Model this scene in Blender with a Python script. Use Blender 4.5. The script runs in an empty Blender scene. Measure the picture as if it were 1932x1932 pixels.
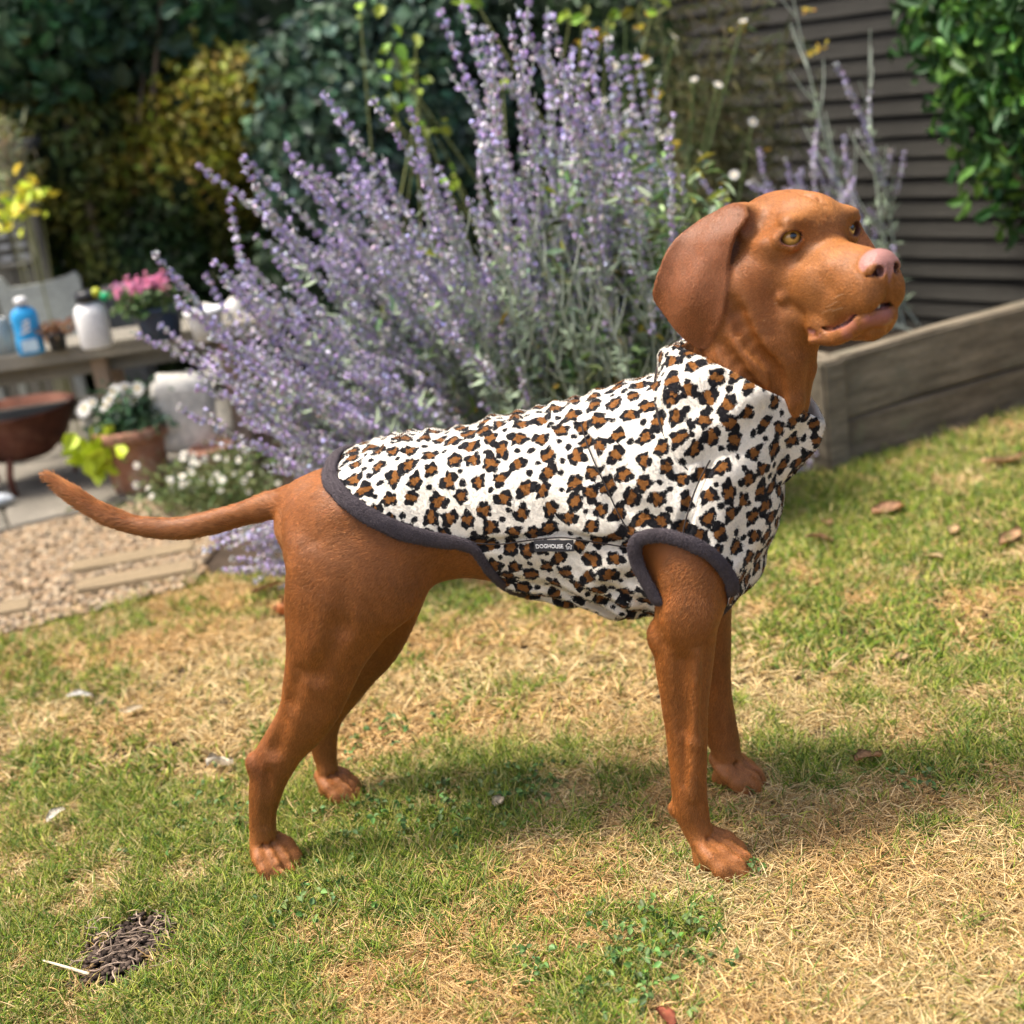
import bpy, bmesh, math, random
import numpy as np
from math import sin, cos, tan, radians, pi, atan2, sqrt
from mathutils import Vector, Matrix

random.seed(7)
RNG = np.random.default_rng(7)
scene = bpy.context.scene
C = scene.collection

# ------------------------------------------------------------------ camera, sky, sun, exposure
CAM_H, PITCH, ROLL, HFOV = 0.95, radians(17.3), radians(8.0), radians(39.0)
cam_d = bpy.data.cameras.new('camera')
cam = bpy.data.objects.new('camera', cam_d)
C.objects.link(cam)
_f = Vector((0, cos(PITCH), -sin(PITCH))); _u = Vector((0, sin(PITCH), cos(PITCH))); _r = Vector((1, 0, 0))
_right = _r * cos(ROLL) - _u * sin(ROLL)
_up = _r * sin(ROLL) + _u * cos(ROLL)
cam.matrix_world = Matrix(((_right.x, _up.x, -_f.x, 0), (_right.y, _up.y, -_f.y, 0), (_right.z, _up.z, -_f.z, CAM_H), (0, 0, 0, 1)))
cam_d.sensor_width = 36
cam_d.angle = HFOV
cam_d.clip_start, cam_d.clip_end = 0.05, 200
cam_d.dof.use_dof = True
cam_d.dof.focus_distance = 1.70
cam_d.dof.aperture_fstop = 3.5
scene.camera = cam

SUN_EL, SUN_AZ = radians(65), radians(-97)      # azimuth measured from +Y towards +X
world = bpy.data.worlds.new('World'); scene.world = world; world.use_nodes = True
_n = world.node_tree.nodes; _l = world.node_tree.links
_bg = _n['Background']
_sky = _n.new('ShaderNodeTexSky'); _sky.sky_type = 'NISHITA'; _sky.sun_disc = False
_sky.sun_elevation = SUN_EL; _sky.sun_rotation = SUN_AZ
_sky.air_density = 0.8; _sky.dust_density = 6.0; _sky.ozone_density = 1.0
_l.new(_sky.outputs[0], _bg.inputs[0]); _bg.inputs[1].default_value = 0.135
sun_d = bpy.data.lights.new('sun', 'SUN'); sun_d.energy = 2.6; sun_d.angle = radians(13.0); sun_d.color = (1.0, .94, .84)
sun = bpy.data.objects.new('sun', sun_d); C.objects.link(sun)
_sd = Vector((sin(SUN_AZ) * cos(SUN_EL), cos(SUN_AZ) * cos(SUN_EL), sin(SUN_EL)))
sun.rotation_euler = _sd.to_track_quat('Z', 'Y').to_euler(); sun.location = _sd * 20
scene.view_settings.view_transform = 'Standard'; scene.view_settings.look = 'None'
scene.view_settings.exposure = 1.12; scene.view_settings.gamma = 1
scene.cycles.use_denoising = True
scene.cycles.max_bounces = 6; scene.cycles.diffuse_bounces = 3; scene.cycles.glossy_bounces = 2
scene.cycles.transmission_bounces = 4; scene.cycles.transparent_max_bounces = 8
scene.cycles_curves.shape = 'RIBBONS'; scene.cycles_curves.subdivisions = 2

# ------------------------------------------------------------------ photograph pixel (1932 wide) -> direction -> place
_F = 966 / tan(HFOV / 2)
CAMP = np.array([0, 0, CAM_H])
def ray(u, v):
    x = (u - 966) / _F; y = -(v - 966) / _F
    xr = x * cos(ROLL) + y * sin(ROLL); yr = -x * sin(ROLL) + y * cos(ROLL)
    return np.array([xr, cos(PITCH) + yr * sin(PITCH), -sin(PITCH) + yr * cos(PITCH)])
def on_ground(u, v, z=0.0):
    d = ray(u, v); return CAMP + d * (z - CAM_H) / d[2]
def on_plane(u, v, p0, n):
    d = ray(u, v); n = np.array(n, float); return CAMP + d * np.dot(np.array(p0) - CAMP, n) / np.dot(d, n)
def at_depth(u, v, y):
    d = ray(u, v); return CAMP + d * (y / d[1])

# ------------------------------------------------------------------ helpers: objects and tags
def link(name, data, parent=None, mat=None):
    o = bpy.data.objects.new(name, data); C.objects.link(o)
    if parent is not None: o.parent = parent
    if mat is not None and data is not None: data.materials.append(mat)
    return o
def tag(o, label=None, cat=None, group=None, kind=None):
    if label: o['label'] = label
    if cat: o['category'] = cat
    if group: o['group'] = group
    if kind: o['kind'] = kind
    return o
def empty(name, loc=(0, 0, 0), rz=0.0):
    o = bpy.data.objects.new(name, None); C.objects.link(o); o.location = loc; o.rotation_euler = (0, 0, rz)
    o.empty_display_size = .05
    return o
def mesh_np(name, V, Q, smooth=True):
    """V (n,3), Q list of index arrays with equal width each"""
    V = np.asarray(V, np.float32)
    me = bpy.data.meshes.new(name)
    if not isinstance(Q, (list, tuple)): Q = [Q]
    Q = [np.asarray(q, np.int32) for q in Q if len(q)]
    me.vertices.add(len(V)); me.vertices.foreach_set('co', V.ravel())
    nl = sum(q.size for q in Q); nf = sum(len(q) for q in Q)
    me.loops.add(nl); me.polygons.add(nf)
    me.loops.foreach_set('vertex_index', np.concatenate([q.ravel() for q in Q]))
    tot = np.concatenate([np.full(len(q), q.shape[1], np.int32) for q in Q])
    st = np.concatenate([[0], np.cumsum(tot)[:-1]]).astype(np.int32)
    me.polygons.foreach_set('loop_start', st)
    me.update(calc_edges=True)
    me.validate()
    if smooth: me.polygons.foreach_set('use_smooth', np.ones(len(me.polygons), bool))
    return me
def col_attr(me, name, arr, domain='POINT'):
    a = me.attributes.new(name, 'FLOAT_COLOR', domain)
    arr = np.asarray(arr, np.float32)
    if arr.shape[1] == 3: arr = np.concatenate([arr, np.ones((len(arr), 1), np.float32)], 1)
    a.data.foreach_set('color', arr.ravel())
def vec_attr(me, name, arr, domain):
    a = me.attributes.new(name, 'FLOAT_VECTOR', domain); a.data.foreach_set('vector', np.asarray(arr, np.float32).ravel())

# ------------------------------------------------------------------ helpers: noise
def _hash(ix, iy, iz, seed):
    h = (ix.astype(np.int64) * 374761393 + iy.astype(np.int64) * 668265263 + iz.astype(np.int64) * 2147483647 + seed * 974634777) & 0xffffffff
    h = ((h ^ (h >> 13)) * 1274126177) & 0xffffffff
    h = (h ^ (h >> 16)) & 0xffff
    return h.astype(np.float32) / 65535.0
def vnoise(x, y, z=0.0, seed=0):
    x, y, z = np.broadcast_arrays(np.asarray(x, np.float32), np.asarray(y, np.float32), np.asarray(z, np.float32))
    i, j, k = np.floor(x), np.floor(y), np.floor(z)
    fx, fy, fz = x - i, y - j, z - k
    fx = fx * fx * (3 - 2 * fx); fy = fy * fy * (3 - 2 * fy); fz = fz * fz * (3 - 2 * fz)
    r = 0
    for a in (0, 1):
        for b in (0, 1):
            for c in (0, 1):
                w = (fx if a else 1 - fx) * (fy if b else 1 - fy) * (fz if c else 1 - fz)
                r = r + w * _hash(i + a, j + b, k + c, seed)
    return r * 2 - 1
def fbm(x, y, z=0.0, seed=0, octaves=3):
    r = 0; a = 1.0; s = 0
    for o in range(octaves):
        r = r + a * vnoise(np.asarray(x) * 2 ** o, np.asarray(y) * 2 ** o, np.asarray(z) * 2 ** o, seed + o * 17); s += a; a *= .5
    return r / s

# ------------------------------------------------------------------ helpers: materials
def new_mat(name):
    m = bpy.data.materials.new(name); m.use_nodes = True
    return m, m.node_tree.nodes, m.node_tree.links, m.node_tree.nodes['Principled BSDF']
def simple_mat(name, col, rough=.7, var=.25, scale=8., bump=.3, bscale=60., spec=.3, dirt=None, stretch=(1, 1, 1), metallic=0., coord='Object'):
    """procedural: large and fine noise over a base colour, fine bump, optional second colour in blotches"""
    m, n, l, b = new_mat(name)
    tc = n.new('ShaderNodeTexCoord'); mp = n.new('ShaderNodeMapping'); mp.inputs['Scale'].default_value = stretch
    l.new(tc.outputs[coord], mp.inputs[0])
    t1 = n.new('ShaderNodeTexNoise'); t1.inputs['Scale'].default_value = scale; t1.inputs['Detail'].default_value = 5
    t2 = n.new('ShaderNodeTexNoise'); t2.inputs['Scale'].default_value = bscale; t2.inputs['Detail'].default_value = 4
    l.new(mp.outputs[0], t1.inputs['Vector']); l.new(mp.outputs[0], t2.inputs['Vector'])
    r = n.new('ShaderNodeValToRGB'); c = np.array(col)
    r.color_ramp.elements[0].position = .3; r.color_ramp.elements[1].position = .7
    r.color_ramp.elements[0].color = (*(c * (1 - var)), 1); r.color_ramp.elements[1].color = (*np.minimum(c * (1 + var), .95), 1)
    l.new(t1.outputs['Fac'], r.inputs[0]); out = r.outputs[0]
    mx = n.new('ShaderNodeMix'); mx.data_type = 'RGBA'; mx.blend_type = 'MULTIPLY'; mx.inputs[0].default_value = .5
    rr = n.new('ShaderNodeMapRange'); rr.inputs['From Min'].default_value = .3; rr.inputs['From Max'].default_value = .7; rr.inputs['To Min'].default_value = .55; rr.inputs['To Max'].default_value = 1.25
    l.new(t2.outputs['Fac'], rr.inputs[0]); l.new(out, mx.inputs[6]); l.new(rr.outputs[0], mx.inputs[7]); out = mx.outputs[2]
    if dirt is not None:
        t3 = n.new('ShaderNodeTexNoise'); t3.inputs['Scale'].default_value = scale * .8; t3.inputs['Detail'].default_value = 6; t3.inputs['Roughness'].default_value = .7
        l.new(tc.outputs[coord], t3.inputs['Vector'])
        r3 = n.new('ShaderNodeMapRange'); r3.inputs['From Min'].default_value = .5; r3.inputs['From Max'].default_value = .62; l.new(t3.outputs['Fac'], r3.inputs[0])
        m3 = n.new('ShaderNodeMix'); m3.data_type = 'RGBA'; l.new(r3.outputs[0], m3.inputs[0]); l.new(out, m3.inputs[6]); m3.inputs[7].default_value = (*dirt, 1); out = m3.outputs[2]
    l.new(out, b.inputs['Base Color'])
    b.inputs['Roughness'].default_value = rough; b.inputs['Specular IOR Level'].default_value = spec; b.inputs['Metallic'].default_value = metallic
    bp = n.new('ShaderNodeBump'); bp.inputs['Strength'].default_value = bump; bp.inputs['Distance'].default_value = .004
    l.new(t2.outputs['Fac'], bp.inputs['Height']); l.new(bp.outputs[0], b.inputs['Normal'])
    return m
def attr_mat(name, attr='col', rough=.6, spec=.25, sheen=0., trans=0., var=.0, nrm=None, bump=0.):
    m, n, l, b = new_mat(name)
    a = n.new('ShaderNodeAttribute'); a.attribute_name = attr
    l.new(a.outputs['Color'], b.inputs['Base Color'])
    b.inputs['Roughness'].default_value = rough; b.inputs['Specular IOR Level'].default_value = spec
    b.inputs['Sheen Weight'].default_value = sheen
    if nrm:
        g = n.new('ShaderNodeAttribute'); g.attribute_name = nrm
        vt = n.new('ShaderNodeVectorTransform'); vt.vector_type = 'NORMAL'; vt.convert_from = 'OBJECT'; vt.convert_to = 'WORLD'
        l.new(g.outputs['Vector'], vt.inputs[0])
        geo = n.new('ShaderNodeNewGeometry'); mixv = n.new('ShaderNodeMix'); mixv.data_type = 'VECTOR'; mixv.inputs[0].default_value = .7
        l.new(geo.outputs['Normal'], mixv.inputs[4]); l.new(vt.outputs[0], mixv.inputs[5])
        nz = n.new('ShaderNodeVectorMath'); nz.operation = 'NORMALIZE'; l.new(mixv.outputs[1], nz.inputs[0]); l.new(nz.outputs[0], b.inputs['Normal'])
    if trans > 0:
        tr = n.new('ShaderNodeBsdfTranslucent'); ms = n.new('ShaderNodeMixShader'); ms.inputs[0].default_value = trans
        l.new(a.outputs['Color'], tr.inputs[0]); l.new(b.outputs[0], ms.inputs[1]); l.new(tr.outputs[0], ms.inputs[2])
        l.new(ms.outputs[0], n['Material Output'].inputs[0])
    return m

# ------------------------------------------------------------------ helpers: implicit surfaces
def smin(a, b, k):
    if k <= 0: return np.minimum(a, b)
    h = np.maximum(k - np.abs(a - b), 0) / k
    return np.minimum(a, b) - h * h * k * .25
class Grid:
    def __init__(s, lo, hi, h):
        s.ax = [np.arange(lo[i], hi[i] + h, h, dtype=np.float32) for i in range(3)]
        s.F = np.full([len(a) for a in s.ax], .05, np.float32); s.h = h
    def sl(s, lo, hi):
        r = []
        for i in range(3):
            a = s.ax[i]; i0 = int(np.searchsorted(a, lo[i])); i1 = int(np.searchsorted(a, hi[i]))
            r.append(slice(max(i0, 0), max(i1, i0)))
        return tuple(r)
    def block(s, lo, hi):
        q = s.sl(lo, hi)
        return q, s.ax[0][q[0]][:, None, None], s.ax[1][q[1]][None, :, None], s.ax[2][q[2]][None, None, :]
    def add(s, fn, lo, hi, k=.01):
        q, X, Y, Z = s.block(lo, hi)
        if 0 in s.F[q].shape: return
        s.F[q] = smin(s.F[q], np.minimum(fn(X, Y, Z), .05), k)
    def sub(s, fn, lo, hi, k=.005):
        q, X, Y, Z = s.block(lo, hi)
        if 0 in s.F[q].shape: return
        s.F[q] = -smin(-s.F[q], np.minimum(fn(X, Y, Z), .05), k)
    def ell(s, c, r, R=None, k=.01, cut=False):
        m = max(r) + k + .012; c = np.array(c, float)
        fn = lambda X, Y, Z: ellipsoid(X, Y, Z, c, r, R)
        (s.sub if cut else s.add)(fn, c - m, c + m, k)
    def cap(s, p0, p1, r0, r1, k=.01, cut=False):
        p0 = np.array(p0, float); p1 = np.array(p1, float); m = max(r0, r1) + k + .012
        fn = lambda X, Y, Z: capsule(X, Y, Z, p0, p1, r0, r1)
        (s.sub if cut else s.add)(fn, np.minimum(p0, p1) - m, np.maximum(p0, p1) + m, k)
    def tube(s, pts, rs, k=.006, cut=False):
        for i in range(len(pts) - 1): s.cap(pts[i], pts[i + 1], rs[i], rs[i + 1], k, cut)
    def mesh(s):
        return surface_nets(s.F, s.ax)
def ellipsoid(X, Y, Z, c, r, R=None):
    x, y, z = X - c[0], Y - c[1], Z - c[2]
    if R is not None:
        x, y, z = R[0][0] * x + R[1][0] * y + R[2][0] * z, R[0][1] * x + R[1][1] * y + R[2][1] * z, R[0][2] * x + R[1][2] * y + R[2][2] * z
    q = np.sqrt((x / r[0]) ** 2 + (y / r[1]) ** 2 + (z / r[2]) ** 2) + 1e-6
    g = np.sqrt((x / r[0] ** 2) ** 2 + (y / r[1] ** 2) ** 2 + (z / r[2] ** 2) ** 2) + 1e-3
    return q * (q - 1) / g
def capsule(X, Y, Z, p0, p1, r0, r1):
    d = p1 - p0; L2 = float(d @ d) + 1e-12
    t = np.clip(((X - p0[0]) * d[0] + (Y - p0[1]) * d[1] + (Z - p0[2]) * d[2]) / L2, 0, 1)
    return np.sqrt((X - p0[0] - t * d[0]) ** 2 + (Y - p0[1] - t * d[1]) ** 2 + (Z - p0[2] - t * d[2]) ** 2) - (r0 + t * (r1 - r0))
def catmull(P, n):
    P = np.asarray(P, float); k = len(P); out = []
    for i in range(k - 1):
        p0, p1, p2, p3 = P[max(i - 1, 0)], P[i], P[i + 1], P[min(i + 2, k - 1)]
        for j in range(n):
            t = j / n
            out.append(.5 * (2 * p1 + (p2 - p0) * t + (2 * p0 - 5 * p1 + 4 * p2 - p3) * t * t + (3 * p1 - p0 - 3 * p2 + p3) * t ** 3))
    out.append(P[-1]); return np.array(out)
def seg_sdf(X, Y, Z, s0, s1, capf=1.):
    """station: x,y,z,a,b ; elliptic section with a in the sagittal plane and b sideways"""
    ex, ez = s1[0] - s0[0], s1[2] - s0[2]; L = sqrt(ex * ex + ez * ez) + 1e-9; ex /= L; ez /= L
    p = (X - s0[0]) * ex + (Z - s0[2]) * ez
    t = np.clip(p / L, 0, 1); xs = (p - t * L) / capf
    s = -(X - s0[0]) * ez + (Z - s0[2]) * ex
    a = s0[3] + t * (s1[3] - s0[3]); b = s0[4] + t * (s1[4] - s0[4]); m = np.minimum(a, b)
    y = Y - (s0[1] + t * (s1[1] - s0[1]))
    q = np.sqrt((s / a) ** 2 + (y / b) ** 2 + (xs / m) ** 2) + 1e-6
    g = np.sqrt((s / a ** 2) ** 2 + (y / b ** 2) ** 2 + (xs / m ** 2) ** 2) + 1e-3
    return q * (q - 1) / g
class Chain:
    def __init__(s, st, n=4, k=.006, capf=1.): s.st = catmull(st, n); s.k = k; s.capf = capf
    def into(s, g, k, pad=.02, T=None, off=0.):
        """T: map grid coordinates to this chain's frame (for the head grid)"""
        tmp = {}
        st = s.st
        lo = np.min(st[:, :3] - np.maximum(st[:, 3], st[:, 4])[:, None], 0) - pad; hi = np.max(st[:, :3] + np.maximum(st[:, 3], st[:, 4])[:, None], 0) + pad
        if T is not None:
            q, X, Y, Z = g.block((-9, -9, -9), (9, 9, 9)); X, Y, Z = T(X, Y, Z)
        else:
            q, X, Y, Z = g.block(lo, hi)
        D = np.full(g.F[q].shape, .05, np.float32)
        for i in range(len(st) - 1):
            if T is None:
                m = max(st[i][3], st[i][4], st[i + 1][3], st[i + 1][4]) + pad
                l2 = np.minimum(st[i][:3], st[i + 1][:3]) - m; h2 = np.maximum(st[i][:3], st[i + 1][:3]) + m
                q2 = g.sl(l2, h2)
                qq = tuple(slice(max(q2[a].start - q[a].start, 0), max(q2[a].stop - q[a].start, 0)) for a in range(3))
                D[qq] = smin(D[qq], np.minimum(seg_sdf(X[qq[0]], Y[:, qq[1]], Z[:, :, qq[2]], st[i], st[i + 1], s.capf), .05), s.k)
            else:
                D = smin(D, np.minimum(seg_sdf(X, Y, Z, st[i], st[i + 1], s.capf), .05), s.k)
        g.F[q] = smin(g.F[q], D - off, k)
    def at(s, P):
        D = np.full(len(P), .2, np.float32)
        for i in range(len(s.st) - 1): D = smin(D, seg_sdf(P[:, 0], P[:, 1], P[:, 2], s.st[i], s.st[i + 1], s.capf), s.k)
        return D
def surface_nets(F, ax):
    nx, ny, nz = F.shape; S = F < 0
    cnt = np.zeros((nx - 1, ny - 1, nz - 1), np.int8)
    for a in (0, 1):
        for b in (0, 1):
            for c in (0, 1): cnt += S[a:nx - 1 + a, b:ny - 1 + b, c:nz - 1 + c]
    I, J, K = np.nonzero((cnt > 0) & (cnt < 8)); n = len(I)
    idx = np.full(cnt.shape, -1, np.int32); idx[I, J, K] = np.arange(n)
    cv = {}
    for a in (0, 1):
        for b in (0, 1):
            for c in (0, 1): cv[a, b, c] = F[I + a, J + b, K + c]
    acc = np.zeros((n, 3)); num = np.zeros(n)
    E = [((0, b, c), (1, b, c)) for b in (0, 1) for c in (0, 1)] + [((a, 0, c), (a, 1, c)) for a in (0, 1) for c in (0, 1)] + [((a, b, 0), (a, b, 1)) for a in (0, 1) for b in (0, 1)]
    for p, q in E:
        v0, v1 = cv[p], cv[q]; m = (v0 < 0) != (v1 < 0)
        t = np.where(m, v0 / np.where(m, v0 - v1, 1), 0)
        for d in range(3): acc[:, d] += np.where(m, p[d] + t * (q[d] - p[d]), 0)
        num += m
    acc /= num[:, None]
    h = [ax[d][1] - ax[d][0] for d in range(3)]
    V = np.stack([ax[0][I] + acc[:, 0] * h[0], ax[1][J] + acc[:, 1] * h[1], ax[2][K] + acc[:, 2] * h[2]], 1)
    Q = []
    # edges along x
    for d in range(3):
        sa = [slice(None)] * 3; sb = [slice(None)] * 3; sa[d] = slice(0, -1); sb[d] = slice(1, None)
        A, B = S[tuple(sa)], S[tuple(sb)]
        e1, e2 = [(1, 2), (2, 0), (0, 1)][d]
        m = A != B
        ii = list(np.nonzero(m)); ok = np.ones(len(ii[0]), bool)
        for e in (e1, e2): ok &= (ii[e] > 0) & (ii[e] < F.shape[e] - 1)
        ii = [x[ok] for x in ii]; fl = A[m][ok]
        def get(o1, o2):
            c = [x.copy() for x in ii]; c[e1] = c[e1] - o1; c[e2] = c[e2] - o2
            return idx[c[0], c[1], c[2]]
        q = np.stack([get(1, 1), get(0, 1), get(0, 0), get(1, 0)], 1)
        q[~fl] = q[~fl][:, ::-1]
        Q.append(q[(q >= 0).all(1)])
    return V, np.concatenate(Q)
def smooth_mesh(V, Q, it=2, lam=.5):
    V = V.copy(); n = len(V)
    e = np.concatenate([Q[:, [0, 1]], Q[:, [1, 2]], Q[:, [2, 3]], Q[:, [3, 0]]]); e = np.concatenate([e, e[:, ::-1]])
    deg = np.bincount(e[:, 0], minlength=n).astype(float); deg[deg == 0] = 1
    for _ in range(it):
        for s in (lam, -lam * 1.04):
            avg = np.stack([np.bincount(e[:, 0], V[e[:, 1], d], n) for d in range(3)], 1) / deg[:, None]
            V += s * (avg - V)
    return V
def vnormals(V, Q):
    a, b, c, d = (V[Q[:, i]] for i in range(4))
    fn = np.cross(c - a, d - b)
    N = np.stack([sum(np.bincount(Q[:, i], fn[:, k], len(V)) for i in range(4)) for k in range(3)], 1)
    return N / (np.linalg.norm(N, axis=1)[:, None] + 1e-12), np.linalg.norm(fn, axis=1) * .5
def poly_sdf(X, Z, P):
    P = np.asarray(P, float); d = None; s = None
    n = len(P)
    for i in range(n):
        a, b = P[i], P[i - 1]; e = b - a; wx, wz = X - a[0], Z - a[1]
        t = np.clip((wx * e[0] + wz * e[1]) / (e @ e + 1e-12), 0, 1)
        dd = (wx - t * e[0]) ** 2 + (wz - t * e[1]) ** 2
        d = dd if d is None else np.minimum(d, dd)
        c1 = Z >= a[1]; c2 = Z < b[1]; c3 = e[0] * wz > e[1] * wx
        fl = (c1 & c2 & c3) | (~c1 & ~c2 & ~c3)
        s = np.where(fl, -1., 1.) if s is None else np.where(fl, -s, s)
    return s * np.sqrt(d)
def sweep(path, nrm, w, t, n=10, closed=False):
    """flattened tube along path; w half-width across the surface, t half-thickness along the normal"""
    path = np.asarray(path, float); nrm = np.asarray(nrm, float); m = len(path)
    T = np.gradient(path, axis=0) if not closed else np.roll(path, -1, 0) - np.roll(path, 1, 0)
    T /= np.linalg.norm(T, axis=1)[:, None] + 1e-12
    B = np.cross(T, nrm); B /= np.linalg.norm(B, axis=1)[:, None] + 1e-12
    N = np.cross(B, T)
    w = np.broadcast_to(w, m); t = np.broadcast_to(t, m)
    V = []
    for j in range(n):
        th = 2 * pi * j / n
        V.append(path + B * (np.cos(th) * w)[:, None] + N * (np.sin(th) * t)[:, None])
    V = np.stack(V, 1).reshape(-1, 3)
    Q = []
    for i in range(m if closed else m - 1):
        i2 = (i + 1) % m
        for j in range(n):
            j2 = (j + 1) % n; Q.append((i * n + j, i2 * n + j, i2 * n + j2, i * n + j2))
    caps = [] if closed else [tuple(range(n)), tuple(range((m - 1) * n, m * n))[::-1]]
    return V, Q, caps
def sweep_mesh(name, *a, **k):
    V, Q, caps = sweep(*a, **k)
    me = mesh_np(name, V, [np.array(Q)] + ([np.array(caps)] if caps else [])); return me
def hair(name, roots, pts, radius, cols, nrms, parent, mat):
    """roots unused; pts (n,k,3) strand points"""
    n, k = pts.shape[:2]
    hc = bpy.data.hair_curves.new(name); hc.add_curves([k] * n)
    hc.points.foreach_set('position', pts.astype(np.float32).ravel())
    rad = np.asarray(radius, np.float32)
    hc.points.foreach_set('radius', np.ascontiguousarray(np.broadcast_to(rad, (n, k))).ravel())
    col_attr(hc, 'col', cols, 'CURVE')
    if nrms is not None: vec_attr(hc, 'nrm', nrms, 'CURVE')
    return link(name, hc, parent, mat)
def sample_surface(V, Q, n, rng, wt=None):
    a = V[Q[:, 0]]; b = V[Q[:, 1]]; c = V[Q[:, 2]]; d = V[Q[:, 3]]
    area = np.linalg.norm(np.cross(c - a, d - b), axis=1)
    if wt is not None: area = area * wt
    p = np.cumsum(area); f = np.searchsorted(p, rng.random(n) * p[-1]); f = np.minimum(f, len(Q) - 1)
    u = rng.random(n)[:, None]; v = rng.random(n)[:, None]
    P = (a[f] * (1 - u) + b[f] * u) * (1 - v) + (d[f] * (1 - u) + c[f] * u) * v
    return P, f
# ================================================================== the dog
DOG_O = np.array([-.055, 1.67, 0.0]); DOG_YAW = atan2(-.125, .55)
EX = np.array([cos(DOG_YAW), sin(DOG_YAW), 0]); EY = np.array([-sin(DOG_YAW), cos(DOG_YAW), 0])
def loc(u, v, y=0.0):
    p = on_plane(u, v, DOG_O + EY * y, EY) - DOG_O
    return np.array([p @ EX, y, p[2]])
def stations(rows, off=0., leg=0.):
    out = []
    for ub, vb, uf, vf, y, b in rows:
        p, q = loc(ub, vb, y), loc(uf, vf, y); c = (p + q) / 2
        out.append((c[0], y, c[2], np.linalg.norm(p - q) / 2 - off - leg, b - off - leg))
    return out
def segs_to(ch): return ch
# --- jacket outer torso (measured on the jacket) ; body under it is 9 mm smaller
TORSO = [(640, 885, 690, 1075, 0, .080), (700, 850, 762, 1086, 0, .086), (785, 829, 822, 1084, 0, .085), (880, 806, 880, 1088, 0, .086),
         (980, 790, 968, 1102, 0, .093), (1080, 765, 1072, 1122, 0, .101), (1165, 744, 1168, 1144, 0, .106), (1238, 715, 1260, 1152, 0, .107),
         (1272, 712, 1345, 1134, 0, .103), (1296, 748, 1410, 1080, 0, .096), (1330, 790, 1448, 1026, 0, .084), (1385, 835, 1460, 968, 0, .060)]
jt = Chain(stations(TORSO), 5, .012, .5)
bt = Chain(stations(TORSO, .010), 4, .012, .5)
RUMP = Chain(stations([(604, 925, 600, 1010, 0, .036), (618, 905, 612, 1060, 0, .056), (640, 893, 650, 1085, 0, .074), (700, 862, 740, 1088, 0, .078), (760, 845, 800, 1086, 0, .076)]), 4, .012)
NH = stations([(580, 965, 770, 985, -.058, .040), (556, 1020, 800, 1045, -.064, .044), (540, 1075, 806, 1082, -.070, .046), (536, 1125, 756, 1128, -.077, .045), (541, 1185, 716, 1186, -.078, .041),
               (543, 1240, 684, 1236, -.080, .035), (537, 1290, 660, 1294, -.082, .029), (531, 1335, 634, 1346, -.083, .024), (514, 1376, 603, 1380, -.084, .020), (494, 1408, 574, 1412, -.085, .018),
               (473, 1442, 549, 1452, -.085, .0185), (471, 1482, 534, 1488, -.085, .0170), (472, 1530, 521, 1530, -.085, .0165), (472, 1580, 522, 1578, -.086, .0175), (474, 1620, 530, 1612, -.087, .021)], 0., .0024)
FH = stations([(640, 980, 790, 1000, .055, .040), (600, 1060, 806, 1070, .064, .044), (592, 1110, 800, 1108, .070, .044), (592, 1175, 772, 1178, .078, .040), (598, 1240, 730, 1236, .084, .034),
               (602, 1290, 690, 1288, .088, .028), (596, 1340, 652, 1338, .090, .022), (582, 1372, 639, 1372, .091, .018), (586, 1400, 634, 1404, .091, .0165), (596, 1435, 634, 1435, .091, .0165), (602, 1462, 640, 1460, .091, .0175), (606, 1488, 650, 1480, .091, .020)], 0., .0024)
NF = stations([(1235, 960, 1372, 985, -.066, .040), (1225, 1030, 1384, 1040, -.074, .045), (1226, 1090, 1382, 1090, -.080, .045), (1236, 1130, 1368, 1138, -.083, .042), (1236, 1165, 1355, 1172, -.086, .037), (1231, 1205, 1349, 1210, -.088, .034),
               (1236, 1250, 1345, 1250, -.090, .031), (1245, 1310, 1340, 1310, -.092, .027), (1254, 1390, 1336, 1390, -.095, .0225), (1261, 1450, 1334, 1450, -.097, .020), (1266, 1505, 1335, 1505, -.098, .021), (1276, 1540, 1339, 1540, -.099, .0195), (1295, 1580, 1350, 1576, -.101, .019), (1312, 1618, 1372, 1600, -.102, .022)], 0., .0036)
FF = stations([(1270, 1040, 1370, 1060, .066, .040), (1282, 1120, 1380, 1140, .078, .038), (1292, 1200, 1380, 1200, .082, .032), (1302, 1260, 1380, 1260, .085, .028), (1314, 1320, 1384, 1328, .088, .023), (1327, 1368, 1391, 1374, .089, .020), (1336, 1400, 1396, 1404, .09, .020), (1348, 1432, 1401, 1430, .09, .018), (1356, 1460, 1414, 1448, .09, .020)], 0., .0030)
NECK = stations([(1352, 500, 1470, 560, -.008, .044), (1335, 560, 1500, 615, -.006, .047), (1326, 640, 1530, 668, -.006, .052), (1312, 700, 1514, 745, 0, .051), (1296, 762, 1488, 805, 0, .057), (1284, 815, 1462, 880, 0, .074)])
tail_px = [(88, 896, 3), (100, 905, 7), (128, 927, 12), (165, 952, 15), (210, 975, 17), (270, 993, 18), (330, 998, 19), (400, 986, 21), (470, 966, 23), (530, 950, 27), (575, 942, 33), (620, 938, 40)]
TAIL = []
for u, v, r in tail_px:
    p = loc(u, v, 0); rr = .84 * np.linalg.norm(loc(u, v + r, 0) - p); TAIL.append((p[0], 0, p[2], rr, rr))
chains = dict(rump=RUMP, nh=Chain(NH), fh=Chain(FH), nf=Chain(NF), ff=Chain(FF), neck=Chain(NECK, 4, .012), tail=Chain(TAIL, 4, .004))

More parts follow.
